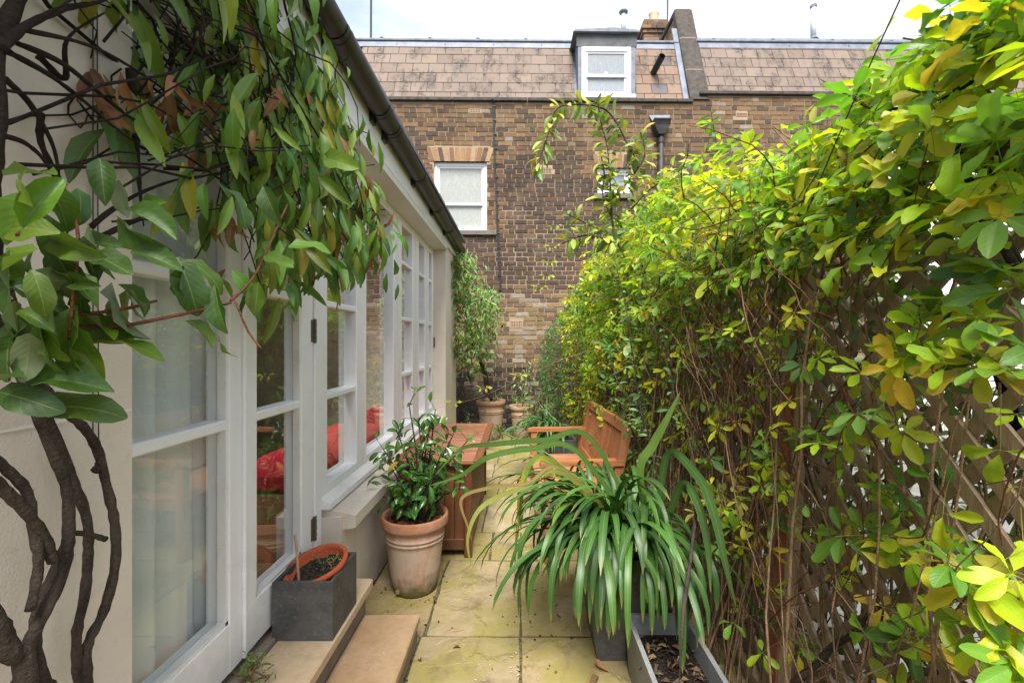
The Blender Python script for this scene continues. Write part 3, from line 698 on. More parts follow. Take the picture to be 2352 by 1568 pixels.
# chimney stack
cs=MB()
CY=9.7
for r_ in range(28):
    z=6.2+r_*.0749; ov=.03 if r_ in (24,26) else (.06 if r_==25 else 0)
    x=2.68-ov; k=0
    while x<3.2+ov:
        wd=min(.215 if (k+r_)%2 else .105,3.2+ov-x); k+=1
        cs.box((x,CY-ov,z),(x+wd-.01,CY+.1,z+.066),rng.choice([(.25,.16,.09),(.16,.10,.06),(.10,.075,.055)])); x+=wd
    y=CY+.1-ov*0; k=0
    while y<11.0:
        wd=.215 if (k+r_)%2 else .105; k+=1; cs.box((2.68-ov,y,z),(2.8,y+wd-.01,z+.066),rng.choice([(.20,.13,.08),(.13,.085,.055),(.08,.06,.05)])); y+=wd
cst=MB().box((2.69,CY+.01,6),(3.19,11,8.285)).build('chimney_stack',M['mortar'],T)
o=cs.build('brickwork',M['brick'],cst); o['kind']='stuff'
MB().box((2.7,CY+.02,8.285),(3.18,10.95,8.315)).build('flaunching',M['mortar'],cst)
MB().lathe([(.105,0),(.10,.30),(.115,.33),(.115,.36),(.085,.36),(.08,.02)],(3.0,CY+.35,8.31),24).build('chimney_pot',M['buffpot'],cst,smooth=True)
MB().tube([(2.80,CY-.10,7.42),(2.95,CY-.10,7.45),(3.0,CY-.08,7.5)],.05,10).build('flue_elbow',M['white'],cst)
def flue(px,Y,y0,y1,r,cap,label):
    a=P(px,y1,Y); b=P(px,y0,Y)
    t=thing('roof_flue',label,'flue',(a.x,a.y,a.z)); MB().tube([a,b],r,16).build('pipe',M['galv'],t,smooth=True)
    if cap: MB().lathe([(r*.9,0),(r*1.75,.03),(r*1.8,.05),(r*1.0,.09),(0.001,.11)],(b.x,b.y,b.z-.03),20).build('cowl',M['lead'],t,smooth=True)
    else:
        for k in range(3): MB().lathe([(r*.95,k*.022),(r*1.15,k*.022+.008),(r*.95,k*.022+.016)],(b.x,b.y,b.z),18).build('vent_ring',M['lead'],t)
        MB().lathe([(r*1.5,0),(r*2.2,-.04),(r*1.0,.05)],(a.x,a.y,a.z+.04),18).build('collar',M['leadpale'],t,smooth=True)
flue(1432,8.3,30,82,.045,True,'slim grey flue with a flat cowl beside the dormer')
flue(1868,8.3,20,97,.048,False,'white capped flue rising from the roof right of the party wall')
def pole(px,Y,y0,y1,r,label):
    a=P(px,y1,Y); b=P(px,y0,Y); tag(MB().tube([a,a.lerp(b,.5)+Vector((.004,0,0)),b],r,8).build('aerial_pole',M['pipe']),label,'pole')
pole(852,8.0,-120,104,.02,'thin dark aerial pole on the roof above the gutter'); pole(1533,9.9,-120,60,.018,'thin dark pole beside the chimney pot')
# rainwater hopper, downpipe, stub vent, cable
hp=MB(); c=P(1519,292,WY-.09)
def frus(mb,cx,y0,y1,zt,zb,wt,wb_,):
    yt=y0-(wt)*0; V=[(cx-wt,y0,zt),(cx+wt,y0,zt),(cx+wt,y1,zt),(cx-wt,y1,zt),(cx-wb_,y0+.03,zb),(cx+wb_,y0+.03,zb),(cx+wb_,y1,zb),(cx-wb_,y1,zb)]
    mb.add(V,[(0,1,2,3),(7,6,5,4),(0,4,5,1),(1,5,6,2),(2,6,7,3),(3,7,4,0)])
frus(hp,c.x,WY-.17,WY-.008,c.z+.10,c.z+.02,.135,.125); frus(hp,c.x,WY-.165,WY-.01,c.z+.018,c.z-.11,.12,.05)
hpo=hp.build('rainwater_hopper',M['pipe'],T)
MB().box((c.x-.13,WY-.18,c.z+.098),(c.x+.13,WY-.16,c.z+.112)).build('hopper_rim',M['pipe'],hpo)
MB().add([(c.x-.165,WY-.012,c.z+.235),(c.x+.165,WY-.012,c.z+.235),(c.x+.125,WY-.07,c.z+.105),(c.x-.125,WY-.07,c.z+.105),(c.x-.165,WY-.008,c.z+.225),(c.x+.165,WY-.008,c.z+.225),(c.x+.125,WY-.06,c.z+.10),(c.x-.125,WY-.06,c.z+.10)],[(0,1,2,3),(7,6,5,4),(0,3,7,4),(1,5,6,2),(0,4,5,1),(3,2,6,7)]).build('lead_apron',M['lead'],hpo)
dp=MB().tube([(c.x+.005,WY-.075,c.z-.10),(c.x+.005,WY-.075,1.0),(c.x+.005,WY-.075,0.0)],.038,14).build('downpipe',M['pipe'],T,smooth=True)
for z in (c.z-.16,c.z-1.3,c.z-2.5): MB().tube([(c.x+.005,WY-.075,z),(c.x+.005,WY-.075,z-.07)],.045,14).build('pipe_collar',M['pipe'],dp)
a=plane_pt(2.16,.62,5.185,.0); MB().tube([a+nrm*-.03,a+Vector((.06,-.30,.10))],.052,14,cap=False).build('vent_pipe',M['pipe'],T,smooth=True)
cb=MB(); pts=[P(1131,229,WY-.06),P(1133,240,WY-.014),P(1134,330,WY-.014),P(1138,420,WY-.014),P(1142,520,WY-.014),P(1146,600,WY-.014),P(1149,668,WY-.012)]
cb.tube(pts,.011,6); cb.tube([p+Vector((.016,.002,0)) for p in pts],.008,6); tag(cb.build('cable',M['pipe'],T))
clip=MB()
for i in range(14):
    t=i/13; p=P(1134+14*t,245+420*t,WY-.02); clip.box((p.x-.02,p.y-.008,p.z-.006),(p.x+.03,p.y+.01,p.z+.006))
clip.build('cable_clips',M['pipe'],T)
T.rotation_euler=(0,0,R(.8))
# ================================================================== pots and planters
def pot(c,h,rr,rb,mat,label,bands=(.80,.77),soilz=.90,name='terracotta_pot',lip=.055):
    t=thing(name,label,'plant pot',c)
    def r(z): return rb+(rr*.93-rb)*(z/h)**.85
    prof=[(0.001,.0),(rb*.96,0),(rb,.012)]
    for i in range(1,9): prof.append((r(h*.88*i/8.5),h*.88*i/8.5))
    for b in bands: 
        pass
    pr=[]
    for (x,z) in prof: pr.append((x,z))
    zz=h*(1-lip/h)-.0
    pr=[p for p in pr if p[1]<bands[-1]*h-.012]
    for b in sorted(bands): pr+= [(r(b*h)-.001,b*h-.009),(r(b*h)+.006,b*h-.004),(r(b*h)+.006,b*h+.004),(r(b*h)-.001,b*h+.009)]
    pr+=[(r(zz)-.002,zz-.014),(rr*.985,zz-.002),(rr,zz+.01),(rr*1.0,h-.012),(rr*.985,h-.002),(rr*.955,h),(rr*.90,h-.006),(rr*.875,h-.03),(rr*.86,h*.80)]
    MB().lathe(pr,c,48).build('body',mat,t,smooth=True)
    so=MB(); V=[(c[0],c[1],c[2]+h*soilz)];n=22;Fc=[]
    for k in range(3):
        for i in range(n):
            a=2*math.pi*i/n; q=rr*.87*(k+1)/3; V.append((c[0]+q*math.cos(a),c[1]+q*math.sin(a),c[2]+h*soilz+rng.uniform(-.008,.010)))
    for i in range(n): Fc.append((0,1+i,1+(i+1)%n))
    for k in range(2):
        for i in range(n): Fc.append((1+k*n+i,1+(k+1)*n+i,1+(k+1)*n+(i+1)%n,1+k*n+(i+1)%n))
    so.add(V,Fc).build('soil',M['soil'],t)
    return t
CAM_C=(-.600,2.60,0)
POT1=pot(CAM_C,.428,.187,.122,M['terra'],'aged terracotta pot with camellia beside the garden room wall',bands=(.69,.74))
gr=MB()
for i in range(160):
    a=rng.uniform(0,6.28); q=.155*math.sqrt(rng.random()); s=rng.uniform(.003,.008); x,y,z=CAM_C[0]+q*math.cos(a),CAM_C[1]+q*math.sin(a),.392
    gr.box((x-s,y-s,z-s),(x+s,y+s*.7,z+s*.8))
o=gr.build('bark_chips',M['twig_red'],POT1); o['kind']='stuff'
MB().lathe([(.0,.0),(.012,.0),(.012,.012),(0,.012)],(0,0,0),10).build('pot_foot',M['terra_pale'],POT1).matrix_basis=Matrix.Translation((CAM_C[0]-.07,CAM_C[1]-.105,.035))@Matrix.Rotation(R(90),4,'X')
POT2=pot((-.425,6.62,0),.56,.212,.13,M['terra_pale'],'tall pale terracotta pot standing against the brick wall',bands=(.68,.72))
POT3=pot((.015,6.72,0),.47,.18,.115,M['terra_pale'],'smaller pale terracotta pot half hidden by strap leaves',bands=(.68,.73))
# slate cube on the doorstep with the tilted bowl
cp=thing('slate_cube_planter','dark slate cube planter standing on the doorstep','planter',(-.824,1.85,.271))
def openbox(mb,x0,x1,y0,y1,z0,z1,t,taper=0.0):
    k=taper
    V=[(x0+k,y0+k,z0),(x1-k,y0+k,z0),(x1-k,y1-k,z0),(x0+k,y1-k,z0),(x0,y0,z1),(x1,y0,z1),(x1,y1,z1),(x0,y1,z1),
       (x0+t,y0+t,z1),(x1-t,y0+t,z1),(x1-t,y1-t,z1),(x0+t,y1-t,z1),(x0+t+k,y0+t+k,z0+.05),(x1-t-k,y0+t+k,z0+.05),(x1-t-k,y1-t-k,z0+.05),(x0+t+k,y1-t-k,z0+.05)]
    Fc=[(3,2,1,0),(0,1,5,4),(1,2,6,5),(2,3,7,6),(3,0,4,7),(4,5,9,8),(5,6,10,9),(6,7,11,10),(7,4,8,11),(8,9,13,12),(9,10,14,13),(10,11,15,14),(11,8,12,15),(12,13,14,15)]
    return mb.add(V,Fc)
openbox(MB(),-.938,-.710,1.72,1.972,.272,.492,.014).build('body',M['slatepot'],cp)
bw_=thing('terracotta_bowl','orange terracotta bowl tilted inside the slate cube','plant pot',(-.826,1.843,.48))
bl=MB().lathe([(.0,-.13),(.075,-.13),(.112,-.012),(.122,-.008),(.124,.006),(.120,.012),(.108,.010),(.104,-.005),(.095,-.045),(0.0,-.045)],(0,0,0),48)
Mt=Matrix.Translation((-.826,1.843,.497))@Matrix.Rotation(R(-10),4,'Y')@Matrix.Rotation(R(12),4,'X')
ob=bl.build('bowl',M['terra_new'],bw_,smooth=True); ob.matrix_basis=Mt
sm=MB(); 
V=[];Fc=[];n=26
for k in range(6):
    for i in range(n):
        a=2*math.pi*i/n;q=.097*k/5; V.append((q*math.cos(a),q*math.sin(a),-.028+rng.uniform(-.004,.008)+.022*math.exp(-((q*math.cos(a)-.03)**2+(q*math.sin(a)-.02)**2)/.002)))
for k in range(5):
    for i in range(n): Fc.append((k*n+i,k*n+(i+1)%n,(k+1)*n+(i+1)%n,(k+1)*n+i))
os_=sm.add(V,Fc).build('soil',m_soil('grey_compost',(.03,.024,.018),(.10,.085,.065),90),bw_); os_.matrix_basis=Mt
tag(MB().tube([(-.862,1.775,.44),(-.868,1.776,.52),(-.874,1.777,.60),(-.880,1.776,.648)],[.0055,.005,.005,.0045],8).build('cane',M['bamboo']),'short pinkish cane stuck upright in the terracotta bowl','cane')
# tall slate planter of the near agapanthus and low trough
AGP=thing('slate_planter','tall tapered slate planter under the large strap-leaved clump','planter',(.48,2.15,0))
openbox(MB(),.278,.690,1.94,2.36,0,.47,.022,.06).build('body',M['slatepot'],AGP)
MB().box((.32,1.985,.36),(.648,2.315,.44)).build('soil',M['soil'],AGP)
TR=thing('slate_trough','long grey slate trough of dead leaves beside the trellis','planter',(.575,1.3,0))
openbox(MB(),.447,.705,.55,1.935,0,.25,.018,.01).build('body',M['slatepale'],TR)
MB().box((.468,.572,.1),(.684,1.913,.17)).build('soil',M['soil'],TR)
AG2=thing('far_slate_planter','dark slate planter behind the bench holding a strap-leaved clump','planter',(.30,4.75,0))
openbox(MB(),.10,.56,4.55,5.0,0,.42,.02,.02).build('body',M['slatepot'],AG2); MB().box((.13,4.58,.3),(.53,4.97,.39)).build('soil',M['soil'],AG2)

# ================================================================== wooden storage box
def piece(mb,name,mat,parent,f=None):
    o=mb.build(name,mat,parent); v=f if f else rng.uniform(.8,1.2); o.color=(v,v*rng.uniform(.95,1.03),v*rng.uniform(.92,1.03),1); return o
BX=thing('storage_box','brown slatted wooden storage box along the garden room wall','box',(-.55,3.6,0))
x0,x1,y0,y1=-.80,-.315,2.955,4.235
for (x,y) in ((x0,y0),(x1-.05,y0),(x0,y1-.05),(x1-.05,y1-.05)): piece(MB().cbox(x,x+.05,y,y+.05,0,.60,.004),'corner_post',M['box_z'],BX)
n=6; wd=(x1-x0-.10)/n
for i in range(n):
    for y in (y0+.012,y1-.032): piece(MB().cbox(x0+.05+i*wd+.001,x0+.05+(i+1)*wd-.002,y,y+.02,.115,.575,.003),'board',M['box_z'],BX)
n=15; wd=(y1-y0-.10)/n
for i in range(n): piece(MB().cbox(x1-.032,x1-.012,y0+.05+i*wd+.001,y0+.05+(i+1)*wd-.002,.115,.575,.003),'board',M['box_z'],BX)
for y in (y0+.008,y1-.034): piece(MB().cbox(x0+.05,x1-.05,y,y+.026,.045,.118,.004),'bottom_rail',M['box_x'],BX,.75); piece(MB().cbox(x0+.05,x1-.05,y,y+.026,.572,.60,.003),'top_rail',M['box_x'],BX,.8)
piece(MB().cbox(x1-.034,x1-.006,y0+.05,y1-.05,.045,.118,.004),'bottom_rail',M['box_y'],BX,.75); piece(MB().cbox(x1-.034,x1-.006,y0+.05,y1-.05,.572,.60,.003),'top_rail',M['box_y'],BX,.8)
MB().box((x0+.02,y0+.04,.06),(x1-.04,y1-.04,.59)).build('inner_shade_core',M['dark'],BX)  # solid near-black core, painted shade behind the board gaps
lid=MB().box((x0-.01,y0-.02,.602),(x1+.055,y1+.02,.612)).build('lid',M['box_y'],BX)
n=15; L=(y1-y0+.05)/n
lx0,lx1=x0-.015,x1+.066
for a,b in ((lx0,lx0+.05),(lx1-.05,lx1)): piece(MB().cbox(a,b,y0-.03,y1+.03,.613,.641,.004),'lid_rail',M['box_y'],lid,1.25)
piece(MB().cbox(lx0+.05,lx1-.05,y0-.031,y0+.045,.613,.642,.004),'lid_rail',M['lid_x'],lid,1.1)
n=11; L=(y1+.03-y0-.045)/n
for i in range(n): piece(MB().cbox(lx0+.051,lx1-.051,y0+.045+i*L+.0035,y0+.045+(i+1)*L-.0035,.614,.640,.003),'slat',M['lid_x'],lid)

# ================================================================== bench
BN=thing('garden_bench','orange slatted teak bench with armrests below the trellis','bench',(.38,3.4,0))
by0,by1=2.88,4.06; bf,bb=.125,.56
def tk(mb,name,ax,par_=None,f=None): return piece(mb,name,M['teak_'+ax],par_ or BN,f)
for y in (by0,by1-.055):
    tk(MB().cbox(bf,bf+.055,y,y+.055,0,.615,.005),'leg','z'); tk(MB().beam((bb+.02,y+.0275,0),(bb+.0,y+.0275,.40),.055,.055,(0,1,0)),'leg','z'); 
    tk(MB().beam((bb+.0,y+.0275,.38),(bb+.105,y+.0275,.86),.055,.05,(0,1,0)),'back_post','z')
    a=MB().prism([(bf-.03,.615),(bf-.02,.635),(bf+.02,.645),(bf+.25,.645),(bb+.07,.648),(bb+.07,.615)],'y',y-.01,y+.065); tk(a,'armrest','x',None,1.05)
    tk(MB().cbox(bf+.055,bb,y+.012,y+.042,.33,.385,.004),'side_rail','x')
tk(MB().cbox(bf+.01,bf+.04,by0+.055,by1-.055,.32,.39,.004),'seat_rail','y'); tk(MB().cbox(bb-.03,bb,by0+.055,by1-.055,.32,.39,.004),'seat_rail','y')
n=34
for i in range(n):
    y=by0+.01+(by1-by0-.02)*i/n; tk(MB().add(*(lambda s:(s.v[0],s.f))(MB().cbox(bf-.012,bb+.0,y,y+.026,.391,.409,.003))),'slat','x')
def backp(z,off=0): 
    t=(z-.38)/(.86-.38); return bb+.105*t+off
for (za,zb,nm) in ((.43,.48,'lower_rail'),(.815,.875,'top_rail')):
    mb=MB(); xa,xb=backp(za),backp(zb); mb.prism([(xa-.018,za),(xb-.018,zb),(xb+.018,zb),(xa+.018,za)],'y',by0+.0285,by1-.0285); tk(mb,nm,'y',None,1.05)
n=25
for i in range(n):
    y=by0+.06+(by1-by0-.12)*i/(n-1); tk(MB().beam((backp(.48,-.004),y,.478),(backp(.82,-.004),y,.818),.008,.024,(0,1,0)),'slat','z')
BN.rotation_euler=(0,0,R(3.0))

# ================================================================== trellis fence
FX=1.0
def lean(z): return FX+.06*(z-.9)
def clipseg(y0,y1,z0,z1,c,sg):
    # line z = z0 + sg*(y-y0) + c clipped to the panel
    pts=[]
    for y in (y0,y1):
        z=z0+sg*(y-y0)+c
        if z0<=z<=z1: pts.append((y,z))
    for z in (z0,z1):
        y=y0+(z-z0-c)/sg
        if y0<y<y1: pts.append((y,z))
    return pts[:2] if len(pts)>=2 else None
def fpost(y,label):
    t=thing('fence_post',label,'post',(FX,y,0),'trellis fence posts')
    def bm(yy,xoff,w_,d_,mat,f,top=1.86):
        o=MB().beam((lean(0)+xoff,yy-.0,0),(lean(top)+xoff,yy,top),d_,w_,(0,1,0)).build('timber',mat,t); o.color=(f,f,f*.96,1); return o
    o=bm(y,-.012,.055,.06,M['post_red'],1.0); o.name='post'
    o=bm(y-.048,-.02,.036,.03,M['grey_z'],1.25); o.name='batten'
    o=bm(y+.05,-.02,.036,.03,M['grey_z'],.85); o.name='batten'
ords=['off frame','first','second','third','fourth','fifth','sixth','seventh']
PY=[.55,1.66,2.70,3.74,4.78,5.82,6.86]
for i,y in enumerate(PY[1:]): fpost(y,'red brown post between grey battens, %s trellis post from the camera'%ords[i+1])
ys=[-.5]+PY
for i,(a,b) in enumerate(zip(ys[:-1],ys[1:])):
    if i==0: continue
    t=thing('trellis_panel','weathered diamond trellis panel, %s along the hedge from the camera'%ords[i],'trellis',(FX,(a+b)/2,0),'diamond trellis panels')
    pa,pb,z0,z1=a+.065,b-.065,.06,1.84
    for sg,xo in ((1,.0),(-1,.012)):
        cs_=np.arange(-(pb-pa) if sg>0 else 0,(z1-z0) if sg>0 else (z1-z0)+(pb-pa),.112)
        for c in cs_:
            sgm=clipseg(pa,pb,z0,z1,float(c)+rng.uniform(-.006,.006),sg)
            if not sgm: continue
            (ya,za),(yb,zb)=sgm
            if abs(ya-yb)<.03: continue
            p=Vector((lean(za)+xo,ya,za)); q=Vector((lean(zb)+xo,yb,zb))
            o=MB().beam(p,q,.034,.010,(1,0,0)).build('slat',M['grey_z'],t); f=rng.uniform(.7,1.15); o.color=(f,f*rng.uniform(.95,1.0),f*rng.uniform(.88,1),1)
    for z in (z0,z1):
        o=MB().beam((lean(z)-.004,pa-.03,z),(lean(z)-.004,pb+.03,z),.032,.04,(1,0,0)).build('frame_rail',M['grey_z'],t); o.color=(.9,.88,.84,1)
tag(MB().beam((1.075,1.02,1.33),(1.07,.95,1.12),.03,.004,(1,0,0)).build('strap',m_cloth('navy_webbing',(.012,.014,.05))),'navy blue webbing strap hanging on the trellis','strap')
# ================================================================== leaves
WF={'ovate':lambda t:(t**.62)*((1-t)**.8)*1.75,'obov':lambda t:(t**.85)*((1-t)**.42)*1.62,'lanc':lambda t:(t**.75)*((1-t)**.85)*1.82,'ellip':lambda t:(t**.7)*((1-t)**.62)*1.72}
def tpl(shape,W,rows=6,cols=4,fold=.25,droop=.5,wave=0.0,L=1.0,seed=0,twist=0.0):
    r=random.Random(seed); V=[];UV=[];Fc=[]; y=z=t=0.0; ph=r.uniform(0,6)
    for i in range(rows+1):
        t0=t if i else 0.0; t=math.sin(math.pi/2*i/rows); te=min(max(t,.0),1.0)
        ang=-droop*(t-.25); 
        if i: y+=math.cos(ang)*L*(t-t0); z+=math.sin(ang)*L*(t-t0)
        wv=WF[shape](te)*W/2 if 0<t<1 else (.0 if t else .0)
        if i==rows: wv=W*(.16 if shape=='obov' else .03)
        if i==0: wv=W*.03
        for k in range(cols+1):
            s=2*k/cols-1
            zz=z+abs(s)*wv*fold*2+wave*math.sin(t*11+ph+(2 if s>0 else 0))*abs(s)*wv
            V.append((s*wv*(1-.12*fold),y,zz+twist*s*wv*t)); UV.append((k/cols,t))
    m=cols+1
    for i in range(rows):
        for k in range(cols): q=i*m+k; Fc.append((q,q+1,q+m+1,q+m))
    return np.array(V),np.array(Fc),np.array(UV)
def xf(T,M3,t):
    V,Fc,UV=T; return V@np.array(M3).T+np.array(t),Fc,UV
def join(ts):
    V=[];Fc=[];UV=[];b=0
    for v,f,u in ts: V.append(v);Fc.append(f+b);UV.append(u);b+=len(v)
    return np.concatenate(V),np.concatenate(Fc),np.concatenate(UV)
def rotz(a): c,s=math.cos(a),math.sin(a); return np.array([[c,-s,0],[s,c,0],[0,0,1]])
def rotx(a): c,s=math.cos(a),math.sin(a); return np.array([[1,0,0],[0,c,-s],[0,s,c]])
def stalk(L,r=.006,bend=.3):
    V=[];Fc=[];UV=[]; n=4
    for i in range(n+1):
        t=i/n; 
        for k in range(3):
            a=2*math.pi*k/3; V.append((r*math.cos(a),-L*t,-bend*L*t*t*.5+r*math.sin(a))); UV.append((.5,.5))
    for i in range(n):
        for k in range(3): Fc.append((i*3+k,i*3+(k+1)%3,(i+1)*3+(k+1)%3,(i+1)*3+k))
    return np.array(V),np.array(Fc),np.array(UV)
def palm(nl,rows,cols,seed,W=.66):
    r=random.Random(seed); ts=[]
    if nl==5: angs=[0,52,-50,112,-115]
    else: angs=[0,82,-80]
    for a in angs:
        s=r.uniform(.85,1.08)*(1 if abs(a)<20 else .9 if abs(a)<70 else .78)
        T=tpl('obov' if (seed+int(a))%2 else 'ellip',W*r.uniform(.82,1.02),rows,cols,fold=r.uniform(.02,.4),droop=r.uniform(-.3,1.3),wave=r.uniform(.1,.5) if cols>2 else 0,twist=r.uniform(-.5,.5),seed=seed*7+int(a))
        Rm=rotz(R(a+r.uniform(-12,12)))@rotx(R(r.uniform(-28,8))); T=xf(T,Rm*s,(0,0,0)); off=Rm@np.array((0,.14,0)); ts.append((T[0]+off,T[1],T[2]))
        ts.append(xf(stalk(.16,.008,0),rotz(R(a+180))@np.eye(3),(0,0,0)) if False else xf(stalk(.16,.008,0),Rm,off))
    ts.append(stalk(1.5,.010,.5))
    return join(ts)
def frm(p,d,n,s):
    d=Vector(d).normalized(); n=Vector(n); n=n-d*n.dot(d)
    if n.length<1e-4: n=d.orthogonal()
    n.normalize(); x=d.cross(n)
    m=np.eye(4); m[:3,0]=np.array(x)*s; m[:3,1]=np.array(d)*s; m[:3,2]=np.array(n)*s; m[:3,3]=np.array(p); return m
def mass(name,T,Ms,cols_,mat,parent):
    # many leaves of one template as one mesh
    V,Fc,UV=T; n=len(Ms)
    if n==0: return None
    Ms=np.array(Ms); vv=np.einsum('nij,vj->nvi',Ms[:,:3,:3],V)+Ms[:,None,:3,3]
    ff=(Fc[None]+ (np.arange(n)*len(V))[:,None,None]).reshape(-1,4)
    return vv.reshape(-1,3),ff,np.tile(UV,(n,1)),np.repeat(np.array(cols_),len(V),axis=0)
def rawmesh(name,V,Fq,UV,C,smooth=True):
    me=bpy.data.meshes.new(name); nv,nf=len(V),len(Fq)
    me.vertices.add(nv); me.vertices.foreach_set('co',V.astype(np.float32).ravel())
    me.loops.add(nf*4); me.loops.foreach_set('vertex_index',Fq.astype(np.int32).ravel())
    me.polygons.add(nf); me.polygons.foreach_set('loop_start',np.arange(0,nf*4,4,dtype=np.int32))
    try: me.polygons.foreach_set('loop_total',np.full(nf,4,np.int32))
    except Exception: pass
    me.update(calc_edges=True); fin(me,C,UV,smooth); return me
def tmesh(T,name,mat):
    me=rawmesh(name,T[0],T[1],T[2],np.ones((len(T[0]),3))); me.materials.append(mat); return me
def onscreen(m):
    x,y,z=m[:3,3]
    if y<.1: return 0
    px=1195+x/y*F; py=785-(z-CAMZ)/y*F
    return np.linalg.norm(m[:3,0])/y if -40<px<2392 and -40<py<1608 else 0
def grow(leaves,near,far,key,parent,limit=300,pname='leaf',sname='foliage'):
    # leaves: (matrix, template index, colour); the largest in view become pieces, the rest one mass
    sc_=np.array([onscreen(l[0]) for l in leaves]) if leaves else np.array([])
    order=np.argsort(-sc_); top=set(int(i) for i in order[:limit] if sc_[i]>0)
    nm=[tmesh(T,pname,M['leaf_'+key+'_o']) for T in near]
    rest={}
    for i,(m,k,c) in enumerate(leaves):
        if i in top:
            o=link(pname,nm[k%len(nm)],None,parent); o.matrix_basis=Matrix(m.tolist()); o.color=(*c,1)
        else: rest.setdefault(k%len(far),[]).append((m,c))
    parts=[mass(sname,far[k],[a for a,_ in v],[b for _,b in v],None,None) for k,v in rest.items()]
    if parts:
        V=[];Fq=[];U=[];C=[];b=0
        for v,f,u,c in parts: V.append(v);Fq.append(f+b);U.append(u);C.append(c);b+=len(v)
        o=link(sname,rawmesh(sname,np.concatenate(V),np.concatenate(Fq),np.concatenate(U),np.concatenate(C)),M['leaf_'+key],parent); o['kind']='stuff'
def jit(c,a=.15,b=.12):
    v=rng.uniform(1-a,1+a); return tuple(max(.003,x*v*rng.uniform(1-b,1+b)) for x in c)
def rv(): 
    while True:
        v=Vector((rng.uniform(-1,1),rng.uniform(-1,1),rng.uniform(-1,1)))
        if .01<v.length<1: return v.normalized()
def spline(pts,n=6):
    pts=[Vector(p) for p in pts]; out=[]
    for i in range(len(pts)-1):
        p0=pts[max(i-1,0)];p1=pts[i];p2=pts[i+1];p3=pts[min(i+2,len(pts)-1)]
        for k in range(n):
            t=k/n; out.append(.5*((2*p1)+(p2-p0)*t+(2*p0-5*p1+4*p2-p3)*t*t+(3*p1-p0-3*p2+p3)*t**3))
    out.append(pts[-1]); return out
def wander(a,b,n,amp,sag=0):
    a=Vector(a);b=Vector(b); w1=rv()*amp; w2=rv()*amp; out=[]
    for i in range(n+1):
        t=i/n; out.append(a.lerp(b,t)+w1*math.sin(t*math.pi)+w2*math.sin(t*math.pi*2.3+1)*.5*t*(1-t)*4*.5+rv()*amp*.08-Vector((0,0,sag*math.sin(t*math.pi))))
    return out

# ================================================================== twining akebia hedge on the trellis
AK=thing('akebia_hedge','yellow green twining hedge smothering the trellis with five-part leaves','hedge',(FX,3.4,0))
akN=[palm(5,5,4,1),palm(5,5,4,2),palm(3,6,4,3,.72),palm(5,5,4,4,.6),palm(3,6,4,5,.62),palm(5,5,4,6,.72),palm(3,6,4,7,.78),palm(5,5,4,8)]
akF=[palm(5,3,2,1),palm(5,3,2,2),palm(3,3,2,3,.72),palm(5,3,2,4,.6),palm(3,3,2,5,.62),palm(5,3,2,6,.72),palm(3,3,2,7,.78),palm(5,3,2,8)]
AC=[(.32,.49,.02),(.40,.53,.02),(.23,.40,.025),(.47,.54,.02),(.15,.31,.03),(.11,.25,.03)]
YC=[(.52,.50,.03),(.55,.47,.035),(.48,.46,.09),(.48,.38,.06)]
DG=[(.06,.15,.03),(.08,.18,.035),(.05,.13,.04)]
def akcol(yel,dark=.12):
    r=rng.random()
    return jit(rng.choice(YC) if r<yel else rng.choice(DG) if r<yel+dark else rng.choice(AC),.2)
bump_=[ (rng.uniform(0,7),rng.uniform(.05,.16),rng.uniform(.2,.5)) for _ in range(26)]
def ztop(Y):
    z=1.93+.44*max(0,min(1,(Y-1.6)/1.2))
    if Y>4.8: z-=.10*(Y-4.8)
    for c,a,s in bump_: z+=a*math.exp(-((Y-c)/s)**2)*.7
    return min(z,2.6)
def face_t(Y): return .16+.42*max(0,min(1,(Y-1.6)/4.2))
leaves=[]
# the canopy over the top of the fence
N=2100
for i in range(N):
    Y=.55+6.3*rng.random()**1.15
    th=R(rng.uniform(-25,150)); cz=1.78; b=ztop(Y)-cz; a=.30+.05*math.sin(Y*3)+.16*max(0,min(1,(Y-2.2)/3))
    rr=1-abs(rng.gauss(0,.28)); 
    if rng.random()<.13: rr+=rng.uniform(0,.36)
    X=FX+.10-math.cos(th)*a*rr; Z=cz+math.sin(th)*b*rr
    if rng.random()<.15 and th<R(60): Z-=rng.uniform(0,.25); X+=.05
    p=Vector((X,Y,Z)); out_=Vector((-math.cos(th),0,math.sin(th)))
    n=(Vector((0,0,1))*.9+out_*.45+sd*.25+rv()*.55); d=(out_*.6+rv()*.9+Vector((-.25,-.25,-.35)))
    s=rng.uniform(.058,.092)
    yel=.10+.10*(Z>2.1); leaves.append((frm(p,d,n,s),rng.randrange(8),akcol(yel,.08)))
